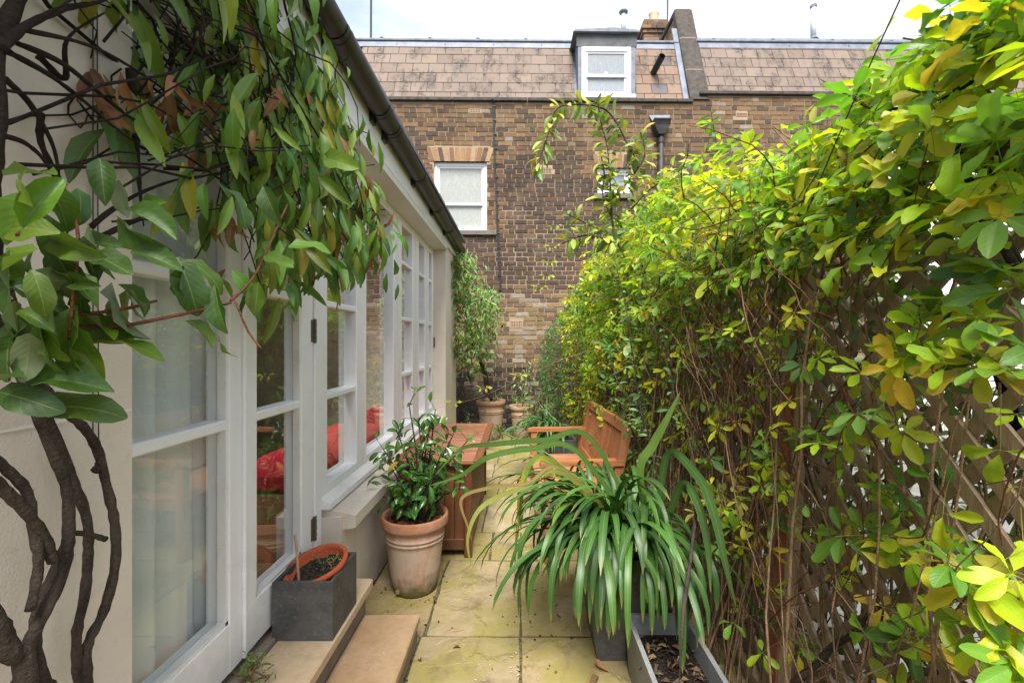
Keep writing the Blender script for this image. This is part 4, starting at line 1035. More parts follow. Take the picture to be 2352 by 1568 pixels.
# the face towards the path
for i in range(2900):
    Y=1.25+5.6*rng.random()**.8
    u=rng.random(); Z=1.85-1.5*u**(1.35 if Y<4 else .95)
    if Y<2.0 and rng.random()<.45: continue
    if Y<4.2 and Z<1.35 and rng.random()<(.68 if Z<1 else .4): continue
    if Y>4.0 and Z<.35: continue
    bul=math.sin(math.pi*min(1,max(0,(Z-.1)/1.9)))**.6
    X=FX-face_t(Y)*bul*(.75+.25*math.sin(Y*2.1))+abs(rng.gauss(0,.09))-.04
    if Y>5.2: X-=.12*min(1,(Y-5.2))
    if X<.62 and 2.5<Y<4.3 and Z<.95: continue
    if 1.25<Y<1.75 and rng.random()<.6: continue
    p=Vector((X,Y,Z)); n=Vector((-.55,-.35,.8))+rv()*.55; d=Vector((-.35,-.1,-.35))+rv()*.9
    s=rng.uniform(.042,.074)*(1 if Y<4 else .82); yel=.14 if Z>1 else .28
    c=akcol(yel,.14)
    if Y>5.6 and X<.55: c=jit(rng.choice([(.05,.15,.035),(.07,.19,.04),(.10,.24,.04)]),.2); s*=.8
    leaves.append((frm(p,d,n,s),rng.randrange(8),c))
# sparse leaves low in front of the bare trellis near the camera
for i in range(150):
    Y=rng.uniform(.85,1.9); Z=rng.uniform(.3,1.75); X=FX-.05-.20*rng.random()**1.4
    if Z<.9 and rng.random()<.35: continue
    p=Vector((X,Y,Z)); n=Vector((-.5,-.45,.75))+rv()*.5; d=Vector((-.5,-.2,-.3))+rv()*.9
    leaves.append((frm(p,d,n,rng.uniform(.042,.068)),rng.randrange(8),akcol(.26 if Z<1 else .1,.12)))
# sprays reaching out of the hedge near the camera
near_sprays=[(2290,1480,.80,9),(2130,1450,1.0,6),(2260,1330,.82,8),(2250,820,.80,10),(2090,790,1.02,8),(2210,700,.92,6),(2300,620,.8,7),(2330,60,.82,9),(2200,110,.98,10),(2120,330,1.1,10),(1940,250,1.36,4),(1960,360,1.3,8),(2080,210,1.12,8),(1880,260,1.5,4),(1840,330,1.6,6),(2240,420,.95,8),(2310,300,.88,8),(1760,420,1.8,7),(2040,440,1.2,8),(1700,1150,1.75,10),(1650,1180,1.8,8),(1790,1080,1.55,7),(2080,1130,1.12,6),(2050,1240,1.15,6)]
for px,py,Y,k in near_sprays:
    c=P(px,py,Y)
    for j in range(k):
        p=c+rv()*rng.uniform(.0,.10)*Y; low=py>1000
        n=Vector((-.35,-.5,.8))+rv()*.45; d=Vector((-.5,-.3,-.05))+rv()*.9
        leaves.append((frm(p,d,n,rng.uniform(.06,.092)*(.75 if low and px<1850 else 1)),rng.randrange(8),akcol(.5 if low and px<1850 else .16 if low else .22,.06)))
grow(leaves,akN,akF,'ak',AK,300)
NB=thing('added_shrubbery','dark shrubbery added beyond the trellis to block its bright gaps','shrub',(1.35,3,0)); lv=[]
nT=[tpl('ellip',.5,3,2,.2,dr,seed=k) for k,dr in enumerate((.3,.8,1.2))]
for i in range(3800):  # dark leaves added to close the bright gaps behind the lattice
    p=Vector((1.12+.5*rng.random(),.35+6.3*rng.random(),1.75*rng.random()**.9))
    if p.y<2.2 and p.z>1.2 and rng.random()<.4: continue
    lv.append((frm(p,rv(),rv()+Vector((0,0,.6)),rng.uniform(.05,.09)),rng.randrange(3),jit(rng.choice([(.035,.06,.02),(.05,.085,.025),(.06,.045,.025)]),.25)))
for i in range(1800):  # taller mass added further back to block the bright wall
    p=Vector((1.7+1.8*rng.random(),1.5+3.8*rng.random(),2.0*rng.random()**.8))
    lv.append((frm(p,rv(),rv()+Vector((-.4,0,.6)),rng.uniform(.09,.15)),rng.randrange(3),jit(rng.choice([(.05,.085,.025),(.07,.11,.03),(.04,.06,.02)]),.25)))
for i in range(1300):
    p=Vector((1.10+.4*rng.random(),.6+1.4*rng.random(),.15+1.65*rng.random()))
    lv.append((frm(p,rv(),rv()+Vector((-.4,0,.6)),rng.uniform(.05,.09)),rng.randrange(3),jit(rng.choice([(.035,.06,.02),(.05,.085,.025),(.06,.045,.025)]),.25)))
grow(lv,nT,nT,'cl',NB,0)
nbt=MB()
for i in range(260):
    a=Vector((1.06+.3*rng.random(),.3+6.4*rng.random(),0)); nbt.tube(wander(a,a+Vector((rng.uniform(-.05,.15),rng.uniform(-.4,.4),rng.uniform(.9,1.9))),7,.08),rng.uniform(.003,.007),4,cap=False)
o=nbt.build('branches',M['twig'],NB,smooth=True); o['kind']='stuff'
# stems
tw=MB(); rd=MB()
for i in range(430):
    Y=rng.uniform(.75,6.7); y2=Y+rng.uniform(-.55,.55); z1=rng.uniform(1.2,2.0)
    if 1.4<Y<1.70 or (Y<1.4 and rng.random()<.65): continue
    x0=FX-.05-rng.random()*.22*(1 if Y<4 else 1.6); x1=lean(z1)-.06+rng.uniform(-.12,.18)
    r=rng.choice([.002,.0025,.003,.003,.004,.006]); pts=wander((x0,Y,.02),(x1,y2,z1),9,.10)
    tw.tube(pts,[r*(1.2-.6*k/9) for k in range(10)],4,cap=False)
for i in range(620):     # brushwood screen behind the trellis
    Y=rng.uniform(1.72,6.9); z1=rng.uniform(.9,1.85); x0=FX+.05+rng.uniform(-.03,.06)
    a=Vector((x0,Y,.0)); b=Vector((x0+rng.uniform(0,.06),Y+rng.uniform(-.28,.12),z1)); r=rng.uniform(.0025,.005)
    tw.tube(wander(a,b,4,.02),r,4,cap=False)
for i in range(640):     # leaning and crossing shoots
    Y=rng.uniform(.7,6.6) if i<420 else rng.uniform(1.2,2.6); z=rng.uniform(.3,1.7); L=rng.uniform(.25,.8); a=Vector((FX-.04-rng.random()*.16-.3*max(0,(Y-4)/3)*rng.random(),Y,z))
    b=a+Vector((rng.uniform(-.12,.06),rng.uniform(-.8,.8),rng.uniform(.1,.9)))*L
    (tw if rng.random()<.6 else rd).tube(wander(a,b,6,.05),rng.uniform(.0012,.003),3,cap=False)
for i in range(90):      # runners over the top
    Y=rng.uniform(1.4,5.5); a=Vector((FX+rng.uniform(-.2,.1),Y,rng.uniform(1.6,1.95))); b=a+Vector((rng.uniform(-.35,.1),rng.uniform(-.6,.6),rng.uniform(-.1,.28)))
    rd.tube(wander(a,b,7,.08),[.0035-.0003*k for k in range(8)],4,cap=False)
o=tw.build('twigs',M['twig'],AK,smooth=True); o['kind']='stuff'
o=rd.build('shoots',M['twig_red'],AK,smooth=True); o['kind']='stuff'
# the thick woody stems that can be told apart
def woody(pts,r0,r1,mat='bark',parent=AK,n=7,name='stem'):
    q=spline(pts,6); m=len(q); tp_=[min(1,(k+.6)/5,(m-k)/5) if parent is AK else 1 for k in range(m)]; return MB().tube(q,[tp_[k]*(r0+(r1-r0)*k/(m-1))*rng.uniform(.86,1.14) for k in range(m)],n).build(name,M[mat],parent,smooth=True)
for pts,a,b in (([(1780,1600,1.45),(1830,1560,1.42),(1880,1520,1.38),(1915,1480,1.35),(1960,1455,1.3),(2000,1400,1.28)],.012,.008),
                ([(2352,1500,.95),(2220,1530,1.05),(2120,1540,1.1),(2070,1500,1.15),(2040,1440,1.18),(2010,1370,1.2)],.010,.006),
                ([(2330,400,.82),(2330,300,.84),(2250,470,.9),(2300,560,.85),(2360,660,.8)],.006,.009),
                ([(2120,60,1.0),(2190,140,.98),(2195,250,.96),(2210,380,.95),(2290,520,.88),(2352,610,.82)],.004,.008),
                ([(2352,60,.84),(2290,110,.9),(2230,190,.96),(2120,240,1.05),(2010,250,1.15),(1950,220,1.2),(1880,180,1.25)],.005,.003),
                ([(2352,230,.85),(2280,350,.9),(2255,450,.92),(2300,540,.88)],.006,.008),
                ([(1560,640,2.2),(1700,560,1.9),(1850,500,1.6),(2000,420,1.3),(2100,330,1.15),(2200,240,1.02)],.004,.003),
                ([(1890,1180,1.45),(1850,1060,1.5),(1870,1000,1.48),(1930,960,1.4),(1985,905,1.3)],.005,.003),
                ([(1560,1568,1.5),(1570,1400,1.55),(1590,1250,1.7),(1600,1100,1.9),(1570,960,2.1)],.008,.005),
                ([(1500,1060,2.6),(1480,980,2.7),(1440,860,2.9),(1460,760,2.9)],.008,.005)):
    woody([P(*p) for p in pts],a,b)
woody([P(1680,880,1.9),P(1600,850,2.4),P(1500,815,3.0),P(1400,800,3.4),P(1300,822,3.5),P(1200,868,3.5),P(1100,912,3.5),P(1010,935,3.5)],.003,.0015,'twig',AK,5,'runner')
woody([P(1400,520,3.6),P(1330,530,3.7),P(1282,570,3.75),P(1265,620,3.75),P(1250,690,3.75),P(1235,760,3.75)],.003,.0015,'twig',AK,5,'runner')
lv=[]
for (px,py,Y) in ((1272,520,3.75),(1268,566,3.75),(1262,602,3.75),(1255,633,3.75),(1238,660,3.75),(1110,890,3.5),(1190,862,3.5),(1040,925,3.5)):
    for sg in (-1,1):
        c=P(px,py,Y)+Vector((sg*.02,0,0)); lv.append((frm(c,Vector((sg,-.2,.1))+rv()*.3,Vector((0,-.5,.9))+rv()*.3,.05),2,jit((.34,.40,.03),.1)))
grow(lv,akN,akF,'ak',AK,60,'runner_leaf')

# arching honeysuckle shoots above the hedge
def shoot(name,label,pts,r0,leaf_L,pal,step,sprd=.5,tp='ellip',W=.5,extra=(),nper=2,mat='bark'):
    t=thing(name,label,'climbing plant',tuple(pts[0])); q=spline(pts,8); MB().tube(q,[r0*(1-.75*k/len(q)) for k in range(len(q))],6).build('stem',M[mat],t,smooth=True)
    paths=[q]
    for e in extra: e2=spline(e,8); MB().tube(e2,r0*.5,5).build('stem',M[mat],t,smooth=True); paths.append(e2)
    lv=[]
    for q in paths:
        acc=0
        for a,b in zip(q[:-1],q[1:]):
            acc+=(b-a).length
            while acc>step:
                acc-=step; dirv=(b-a).normalized(); side=dirv.cross(rv()).normalized()
                for sg in range(nper):
                    s_=side*(1 if sg%2==0 else -1); d=s_+dirv*.4+rv()*sprd+Vector((0,0,-.25)); lv.append((frm(a+s_*.008,d,Vector((0,-.3,1))+rv()*.6,leaf_L*rng.uniform(.65,1.15)),rng.randrange(3),jit(rng.choice(pal),.2)))
    N_=[tpl(tp,W,6,4,.2,dr,.15,seed=k) for k,dr in enumerate((.2,.7,1.1))]; Fr=[tpl(tp,W,4,2,.2,dr,seed=k) for k,dr in enumerate((.2,.7,1.1))]
    grow(lv,N_,Fr,'cl',t,300); return t
HS=[(.30,.36,.04),(.22,.32,.04),(.12,.22,.05),(.08,.16,.05),(.36,.36,.05)]
shoot('honeysuckle_shoot','tall arching honeysuckle shoot bending left above the hedge',[P(1470,640,3.5),P(1420,560,3.5),P(1405,470,3.5),P(1440,420,3.5),P(1465,380,3.5),P(1440,330,3.5),P(1415,280,3.5),P(1385,250,3.5),P(1330,240,3.5),P(1280,250,3.5),P(1262,300,3.5),P(1245,350,3.5),P(1232,395,3.5)],.010,.125,HS,.030,extra=([P(1405,470,3.5),P(1400,400,3.5),P(1395,340,3.5),P(1380,280,3.5),P(1372,225,3.5)],[P(1440,420,3.5),P(1480,360,3.45),P(1470,300,3.45)],[P(1405,500,3.5),P(1385,450,3.5),P(1388,400,3.5),P(1380,355,3.5)],[P(1420,560,3.4),P(1350,540,3.4),P(1290,560,3.4)],[P(1420,560,3.5),P(1360,520,3.5),P(1300,490,3.5)],[P(1450,480,3.4),P(1500,430,3.3),P(1560,400,3.2)]))
shoot('upright_shoot','upright dark leaved shoot rising in front of the brick wall by the downpipe',[P(1670,470,2.7),P(1655,420,2.7),P(1650,360,2.7),P(1640,300,2.7),P(1632,250,2.7)],.006,.085,[(.05,.14,.03),(.07,.17,.04),(.10,.20,.05)],.055)
shoot('privet_shoot','slender dark green upright shrub stems in front of the hedge',[P(1490,1010,2.6),P(1470,930,2.65),P(1455,820,2.7),P(1440,720,2.75),P(1425,650,2.8)],.006,.06,[(.05,.13,.035),(.07,.17,.04),(.12,.22,.08)],.035,extra=([P(1500,1080,2.5),P(1462,1010,2.5),P(1440,960,2.5),P(1420,910,2.55)],[P(1490,1000,2.5),P(1430,960,2.55),P(1400,920,2.6)],[P(1530,1000,2.3),P(1545,900,2.3),P(1530,800,2.35),P(1515,700,2.4)],[P(1480,960,2.6),P(1420,880,2.8),P(1400,800,2.9)],[P(1500,1040,2.5),P(1502,1120,2.4),P(1490,1180,2.3)]))

# ================================================================== evergreen climber over the door
CL=thing('evergreen_climber','evergreen climber with long drooping leaves hanging over the French doors','climbing plant',(-.78,.8,0))
clN=[tpl('lanc',.40,7,4,.28,dr,.12,seed=k,twist=tws) for k,(dr,tws) in enumerate(((.3,.2),(.9,-.5),(1.9,.2),(.6,.8)))]
clF=[tpl('lanc',.40,4,2,.28,dr,seed=k) for k,dr in enumerate((.3,.9,1.5,.6))]
GC=[(.085,.19,.022),(.12,.23,.025),(.065,.15,.025),(.17,.26,.025),(.13,.21,.03)]
CY_=[(.32,.29,.03),(.26,.26,.03)]
BRN=[(.25,.115,.05),(.20,.085,.035),(.30,.15,.075),(.15,.07,.035)]
lv=[];dead=[]; cst_=MB()
def curtain_pt(s):   # line along which the growth hangs, from above the wall to beyond the second door
    return Vector((-.74+.20*s+.03*math.sin(s*7),.86+.95*s,0))
for i in range(2100):
    s=rng.random()**.8; c=curtain_pt(s); low=1.62+.07*math.sin(s*9)+.05*math.sin(s*23)+(.08 if s<.3 else 0)
    z=low+(3.0-low)*rng.random()**.9
    lat=min(.10,rng.gauss(-.02,.075)); along=rng.gauss(0,.05)
    p=Vector((c.x+lat*.9-.04-.36*max(0,z-1.9)*(.4+.6*s),c.y+along-lat*.25,z))
    if s<.36 and z>1.75 and rng.random()<(.78 if z>2.1 else .45): continue
    if p.x<-.84 and p.y<1.02: p.x=-.82
    if p.x< -.93: continue
    d=Vector((rng.uniform(-.25,.55),rng.uniform(-.5,.3),-1.0))+rv()*.45; n=Vector((.55,-.65,.35))+rv()*.6
    L=.06+.085*rng.random()**1.3; col=jit(rng.choice(CY_ if rng.random()<.06 else GC),.22)
    inner=lat<-.03
    if rng.random()<(.16 if inner else .06): dead.append((frm(p,d,n,L*.9),rng.randrange(4),jit(rng.choice(BRN),.25)))
    else: lv.append((frm(p,d,n,L),rng.randrange(4),col))
for k in range(80):     # clusters of withered leaves inside
    px,py,Y=rng.choice([(240,170,.86),(360,200,.95),(430,240,1.05),(650,330,1.35),(640,360,1.3),(500,480,1.12),(760,520,1.55),(690,490,1.4)])
    p=P(px+rng.uniform(-45,45),py+rng.uniform(-30,40),Y*rng.uniform(.96,1.06)); dead.append((frm(p,Vector((0,0,-1))+rv()*.7,rv()+Vector((0,-.8,0)),rng.uniform(.06,.095)),rng.randrange(4),jit(rng.choice(BRN),.2)))
# out-of-view leaves added above and nearer the camera to shade the wall
for i in range(1500):
    p=Vector((rng.uniform(-1.0,-.5),rng.uniform(.1,1.3),rng.uniform(2.0,3.0)))
    if p.y>0 and (p.z-CAMZ)/p.y*F<810 and p.x/p.y>-1.25: continue
    lv.append((frm(p,Vector((.2,-.2,-.8))+rv()*.6,Vector((.4,-.5,.6))+rv()*.6,rng.uniform(.07,.11)),rng.randrange(4),jit(rng.choice(GC),.2)))
grow(lv,clN,clF,'cl',CL,300); grow(dead,clN,clF,'dd',CL,120,'withered_leaf','withered_foliage')
# branches: dark tangle fanning out from the trunk at the top
root=Vector((-.80,.62,2.02))
for i in range(75):
    s=rng.random()**1.1; c=curtain_pt(s); ze=rng.uniform(1.8,2.6); e=Vector((c.x+rng.gauss(-.05,.04)-.36*max(0,ze-1.9)*(.4+.6*s),c.y+rng.gauss(0,.05),ze))
    a=root+Vector((rng.uniform(-.03,.05),rng.uniform(-.1,.45),rng.uniform(-.40,.45)))
    pts=wander(a,e,10,.17,-.06); r=rng.choice([.0018,.002,.0025,.003,.004])
    pts=[Vector((max(q.x,-.845) if q.y<1.0 else max(q.x,-.93),q.y,q.z)) for q in pts]
    cst_.tube(pts,[r*(1.1-.06*k) for k in range(11)],5,cap=False)
for i in range(140):
    s=.2+.8*rng.random(); c=curtain_pt(s); za=rng.uniform(1.8,2.6); a=Vector((c.x+rng.gauss(-.06,.04)-.36*max(0,za-1.9)*(.4+.6*s),c.y+rng.gauss(0,.06),za)); e=a+Vector((rng.uniform(-.12,.1),rng.uniform(-.2,.2),rng.uniform(-.35,.1)))
    cst_.tube(wander(a,e,6,.05),.002,4,cap=False)
o=cst_.build('branches',M['bark_dark'],CL,smooth=True); o['kind']='stuff'
XS=-.785
def stemX(pts,r0,r1,x=XS):
    w_=[PX(a,b,x)+rv()*.004 for a,b in pts]
    if pts[0][1]>=1600: w_=[Vector((w_[0].x+.02,w_[0].y-.03,-.01)),Vector((w_[0].x+.01,w_[0].y-.012,w_[0].z*.5))]+w_
    if pts[-1][1]>=1600: w_=w_+[Vector((w_[-1].x+.02,w_[-1].y-.03,-.01))]
    woody(w_,r0*.86,r1*.86,'bark',CL,10)
stemX([(38,1640),(45,1568),(72,1480),(98,1400),(140,1310),(158,1210),(150,1110),(118,1020),(80,930),(45,850),(15,780),(-30,690)],.012,.008,-.77)
stemX([(120,1640),(108,1568),(88,1490),(96,1400),(138,1300),(156,1240)],.010,.010,-.775)
stemX([(215,1640),(205,1568),(208,1480),(245,1395),(262,1300),(260,1200),(240,1110),(222,1040),(190,985),(140,930),(100,880),(60,820),(20,700)],.0105,.008,-.79)
stemX([(235,1640),(185,1568),(170,1460),(192,1370),(205,1270),(195,1190),(170,1090),(135,1000),(95,910),(50,790),(10,640)],.010,.008,-.80)
stemX([(-40,1040),(20,1085),(62,1135),(80,1210),(88,1290),(78,1400)],.008,.008,-.76)
stemX([(-40,1080),(10,1125),(60,1180),(110,1230),(130,1290)],.010,.009,-.755)
stemX([(-60,1340),(0,1420),(30,1500),(60,1640)],.012,.016,-.74)
stemX([(222,1085),(228,1070),(236,1055)],.009,.008,-.79); stemX([(165,1218),(205,1222),(245,1235)],.005,.006,-.78)
for pts,r0,r1,x in (([(-60,640),(-15,560),(-20,420),(-5,260),(-10,120),(40,0),(80,-100)],.011,.010,-.75),([(0,110),(60,60),(150,20),(240,0),(340,-60)],.008,.006,-.74),
    ([(90,130),(150,180),(155,90),(240,30)],.006,.008,-.78),([(95,260),(95,330),(140,420),(160,480),(150,560)],.006,.004,-.82),([(20,120),(110,170),(190,230),(260,290),(330,340)],.005,.004,-.76),
    ([(10,180),(70,240),(120,330),(135,400),(140,470)],.005,.003,-.79),([(210,520),(260,480),(330,440),(420,410),(520,400)],.006,.005,-.80),([(240,540),(330,500),(430,480),(520,470)],.006,.004,-.79),
    ([(300,160),(310,300),(320,420),(330,520)],.009,.007,-.80),([(0,310),(60,330),(110,380),(150,470)],.005,.003,-.8),([(40,100),(150,150),(260,240),(400,340),(540,440),(600,520)],.005,.003,-.76),([(60,70),(240,120),(420,240),(560,380)],.004,.003,-.74)):
    woody([PX(a,b,x) for a,b in pts],r0,min(r1,.0012) if r0<.01 else r1,'bark_dark',CL,8)
# wall ties
wt=MB(); 
for dx_ in (0,.008): wt.tube([(-.845,.90+dx_,2.3),(-.845,.90+dx_*1.5,1.2)],.0016,4)
wt.build('wire_tie',M['pipe'],CL)

# broad leaved shoot close to the camera on the left
NS=thing('broad_leaf_shoot','broad glossy green leaves on a red shoot crossing before the cream wall','climbing plant',P(0,770,.62))
bN=[tpl(sh,W_,7,4,fo,dr,.3,seed=20+k,twist=tw_) for k,(sh,W_,fo,dr,tw_) in enumerate((('ellip',.74,.2,.3,.15),('ovate',.72,.35,.9,-.2),('ellip',.68,.1,1.3,.25),('ovate',.80,.2,.1,.1),('ellip',.62,.5,.7,-.3)))]
lv=[]
for (px,py,Y,ang,L,dk) in ((120,445,.60,20,95,0),(190,470,.62,-60,120,1),(235,410,.62,-75,130,1),(60,520,.55,170,150,0),(40,600,.5,200,170,0),(150,560,.58,-20,140,0),(20,640,.5,-100,160,1),(160,640,.60,-30,110,0),(250,600,.62,-25,120,1),(340,500,.66,-20,150,1),(300,530,.66,-40,130,1),(220,560,.62,-80,110,0),(360,590,.66,-10,140,1),(90,660,.55,-60,120,0),(120,720,.58,-100,130,0),(180,700,.62,-120,110,1),(220,740,.64,-30,130,0),(160,760,.6,-95,150,0),(250,780,.66,10,150,0),(190,810,.62,-50,130,0),(100,790,.58,-90,130,0),(130,870,.6,0,150,1),(40,910,.58,-10,150,1),(150,930,.62,5,160,1),(300,690,.68,-100,90,1),(430,640,.72,-60,150,1),(420,650,.72,-110,100,1),(500,700,.75,-75,120,1),(460,760,.75,-40,90,0),(510,800,.78,-80,80,0),(270,690,.66,-70,110,1),(50,440,.5,120,90,0),(80,480,.52,60,120,0),(470,620,.8,-30,110,0),(640,600,.95,-20,100,0),(700,560,.95,15,90,0),(560,650,.9,-50,90,0),(590,680,.9,-100,80,0),(550,455,.9,-30,150,1),(620,470,.9,-70,110,1),(740,340,1.2,80,100,0),(770,370,1.2,-20,90,0)):
    c=P(px,py,Y); a=R(ang); d=Vector((math.cos(a),rng.uniform(-.35,.35),math.sin(a))); n=Vector((rng.uniform(-.6,.6),-.55,.65))+rv()*.75
    col=jit((.038,.095,.010) if dk else (.10,.19,.012),.25); lv.append((frm(c-d*(L/F*Y*.4),d,n,L/F*Y*1.1*rng.uniform(.7,1.1)),rng.randrange(5),col))
for i in range(34):
    px,py=rng.uniform(-10,330),rng.uniform(390,900); Y=.52+.0004*px+rng.uniform(0,.06)
    if px>200 and py>800: continue
    lv.append((frm(P(px,py,Y),Vector((rng.uniform(-.6,.9),rng.uniform(-.4,.4),rng.uniform(-1,.2))),Vector((rng.uniform(-.6,.6),-.6,.6))+rv()*.6,rng.uniform(.045,.085)),rng.randrange(5),jit(rng.choice([(.036,.09,.010),(.06,.13,.012),(.10,.19,.012)]),.25)))
grow(lv,bN,bN,'cl',NS,200)
for pts,r in (([(-30,770,.6),(100,745,.62),(260,750,.66),(400,725,.7),(470,710,.74),(530,695,.78)],.0035),([(-30,700,.6),(150,722,.62),(280,710,.66),(360,690,.7)],.0035),([(40,540,.55),(120,470,.6),(150,440,.62)],.003),([(160,780,.6),(170,660,.6),(180,560,.6),(170,470,.61)],.0025),([(530,690,.8),(580,640,.9),(620,560,1.0),(660,470,1.1)],.003),([(540,690,.78),(570,760,.78),(600,800,.78)],.002)):
    woody([P(*p) for p in pts],r,r*.7,'twig_red',NS,6)

# ================================================================== strap-leaved clumps
def strap(c,az,el,L,W,droop,mat,parent,col,ns=13,fold=.35,ribs=2,tw=0.0,name='leaf'):
    V=[];UV=[];Fc=[]; p=Vector(c); e=el; hd=Vector((math.cos(az),math.sin(az),0)); side=Vector((-math.sin(az),math.cos(az),0)); m=ribs+1
    for i in range(ns+1):
        t=i/ns; d=hd*math.cos(e)+Vector((0,0,math.sin(e))); nrm_=hd*-math.sin(e)+Vector((0,0,math.cos(e)))
        wv=W/2*(.55+.45*min(1,t*3))*(1 if t<.72 else max(.03,math.sqrt(max(0,1-((t-.72)/.28)**2)))); sd_=side*math.cos(tw*t)+nrm_*math.sin(tw*t)
        for k in range(m):
            s=2*k/ribs-1; V.append(tuple(p+sd_*s*wv+nrm_*(abs(s)*wv*fold))); UV.append((k/ribs,t))
        if i<ns:
            e-=droop[0]/ns if t<.3 else droop[1]/ns; e=max(e,-1.53); p=p+d*(L/ns); hd=(Matrix.Rotation(rng.gauss(0,.012),3,'Z')@hd); 
    for i in range(ns):
        for k in range(ribs): q=i*m+k; Fc.append((q,q+1,q+m+1,q+m))
    o=link(name,rawmesh(name,np.array(V),np.array(Fc),np.array(UV),np.ones((len(V),3))),mat,parent); o.color=(*col,1); return o
AGC=[(.03,.095,.016),(.042,.12,.018),(.022,.07,.016),(.06,.145,.022)]
def agapanthus(label,c,spread,n,Lr,Wr,pal,name='agapanthus'):
    t=thing(name,label,'plant',c)
    for i in range(n):
        az=rng.uniform(0,2*math.pi); q=spread*math.sqrt(rng.random()); az2=rng.uniform(0,6.28)
        b=(c[0]+q*math.cos(az2),c[1]+q*math.sin(az2),c[2]); az=az*.55+az2*.45 if abs(az-az2)<math.pi else az
        inner=rng.random(); el=R(28+55*inner); L=rng.uniform(*Lr)*(.55 if math.cos(az)>.3 and name=='agapanthus' else 1)
        strap(b,az,el,L,rng.uniform(*Wr),(rng.uniform(.3,.9),rng.uniform(2.2,4.2)),M['leaf_ag_o'],t,jit(rng.choice(pal),.15),tw=rng.uniform(-.5,.5))
    return t
A1=agapanthus('large clump of dark green strap leaves spilling from the tall slate planter',(.45,2.12,.44),.15,225,(.42,.74),(.020,.030),AGC)
for i in range(52):
    az=-math.pi/2+rng.uniform(-1.25,.7); strap((.48+rng.gauss(0,.09),2.05+rng.gauss(0,.05),.44),az,R(rng.uniform(35,66)),rng.uniform(.46,.70),rng.uniform(.020,.030),(rng.uniform(.8,1.4),rng.uniform(3.2,4.6)),M['leaf_ag_o'],A1,jit(rng.choice(AGC),.2),tw=rng.uniform(-.4,.4))
for (az,L,dr,col) in ((2.75,.80,2.6,(.10,.15,.02)),(2.95,.72,3.0,(.30,.26,.04)),(3.4,.75,3.4,(.05,.12,.03)),(2.6,.7,3.0,(.34,.28,.05)),(3.6,.8,3.2,(.05,.13,.03)),(3.0,.6,3.6,(.36,.27,.07))):
    strap((.42,2.10,.46),az,R(62),L,.026,(.5,dr),M['leaf_ag_o'],A1,col)
A2=agapanthus('smaller blue green strap-leaved clump behind the bench arm',(.30,4.75,.39),.16,90,(.35,.58),(.016,.024),[(.055,.15,.055),(.08,.19,.07),(.045,.12,.045)])
# spent flower head on a long stalk
ST=[P(1270,1050,2.3),P(1220,1020,2.5),P(1170,1000,2.7),P(1148,990,2.8)]
fh=thing('seed_head','green spiky agapanthus seed head on a thin arching stalk','flower',ST[0]); q=spline(ST,6); MB().tube([Vector((.45,2.15,.47)),Vector((.30,2.2,.72))]+q,.0045,6).build('stalk',M['stem_green'],fh,smooth=True)
hd_=MB(); e=q[-1]
for i in range(46):
    d=(rv()+Vector((-.4,0,.25))).normalized(); hd_.tube([e,e+d*.03,e+d*.052],[.0012,.0014,.003],4); 
o=hd_.build('spikes',M['stem_green'],fh); o['kind']='stuff'
# pleated sword leaves
SW=thing('sword_leaf_plant','long pleated sword leaves arching out beside the strap-leaved clump','plant',(.62,2.0,.3))
m_pl=m_leaf('pleated_leaf','obj',trans=.25,rough=.4,strip=True,back=(.09,.16,.04),backamt=.3)
def blade(pts,W,col,rib=4,pleat=.5):
    q=spline([Vector(p) for p in pts],7); V=[];UV=[];Fc=[];n=len(q); m=2*rib+1
    for i,p in enumerate(q):
        t=i/(n-1); d=(q[min(i+1,n-1)]-q[max(i-1,0)]).normalized(); view=Vector((p.x,p.y,p.z-CAMZ)).normalized(); side=d.cross(view+Vector((.25,0,.3))).normalized(); up_=side.cross(d)
        wv=W/2*max(.05,math.sin(math.pi*min(1,.12+.88*t))**.8)
        for k in range(m): s=2*k/(m-1)-1; V.append(tuple(p+side*s*wv+up_*((k%2)*wv*.12*pleat))); UV.append((k/(m-1),t))
    for i in range(n-1):
        for k in range(m-1): a=i*m+k; Fc.append((a,a+1,a+m+1,a+m))
    o=link('leaf',rawmesh('leaf',np.array(V),np.array(Fc),np.array(UV),np.ones((len(V),3))),m_pl,SW); o.color=(*col,1)
bc=(.60,2.02,.42)
blade([bc,P(1470,1090,1.95),P(1500,1020,1.9),P(1530,965,1.85),P(1562,900,1.8)],.036,(.13,.24,.045))
blade([bc,P(1530,1050,1.9),P(1600,1090,1.75),P(1640,1180,1.65),P(1665,1290,1.6),P(1690,1390,1.58)],.036,(.035,.10,.022))
blade([bc,P(1560,1120,1.85),P(1600,1150,1.75),P(1625,1250,1.7),P(1632,1360,1.66)],.035,(.04,.11,.025))
blade([bc,P(1360,1010,2.05),P(1250,1010,2.1),P(1130,1020,2.15),P(1060,1030,2.2),P(1000,1090,2.2)],.026,(.07,.16,.03))
blade([bc,P(1330,1040,2.0),P(1220,1030,2.05),P(1120,1050,2.05),P(1060,1090,2.1),P(985,1115,2.1)],.028,(.08,.18,.03))
blade([bc,P(1300,1080,2.0),P(1210,1110,2.0),P(1120,1120,2.0),P(1060,1145,2.0),P(1075,1210,2.0),P(1085,1245,2.0)],.016,(.33,.21,.09))
blade([bc,P(1300,1090,2.0),P(1200,1120,2.0),P(1110,1160,1.95),P(1075,1230,1.92),P(1082,1300,1.9)],.022,(.26,.27,.05))
for (px,py,W_,c) in ((1195,1180,.022,(.36,.30,.03)),(1190,1260,.02,(.15,.22,.03))): blade([bc,P(1290,1075,2.05),P(px+30,1060,2.05),P(px,py-60,2.05),P(px-8,py+60,2.0)],W_,c)

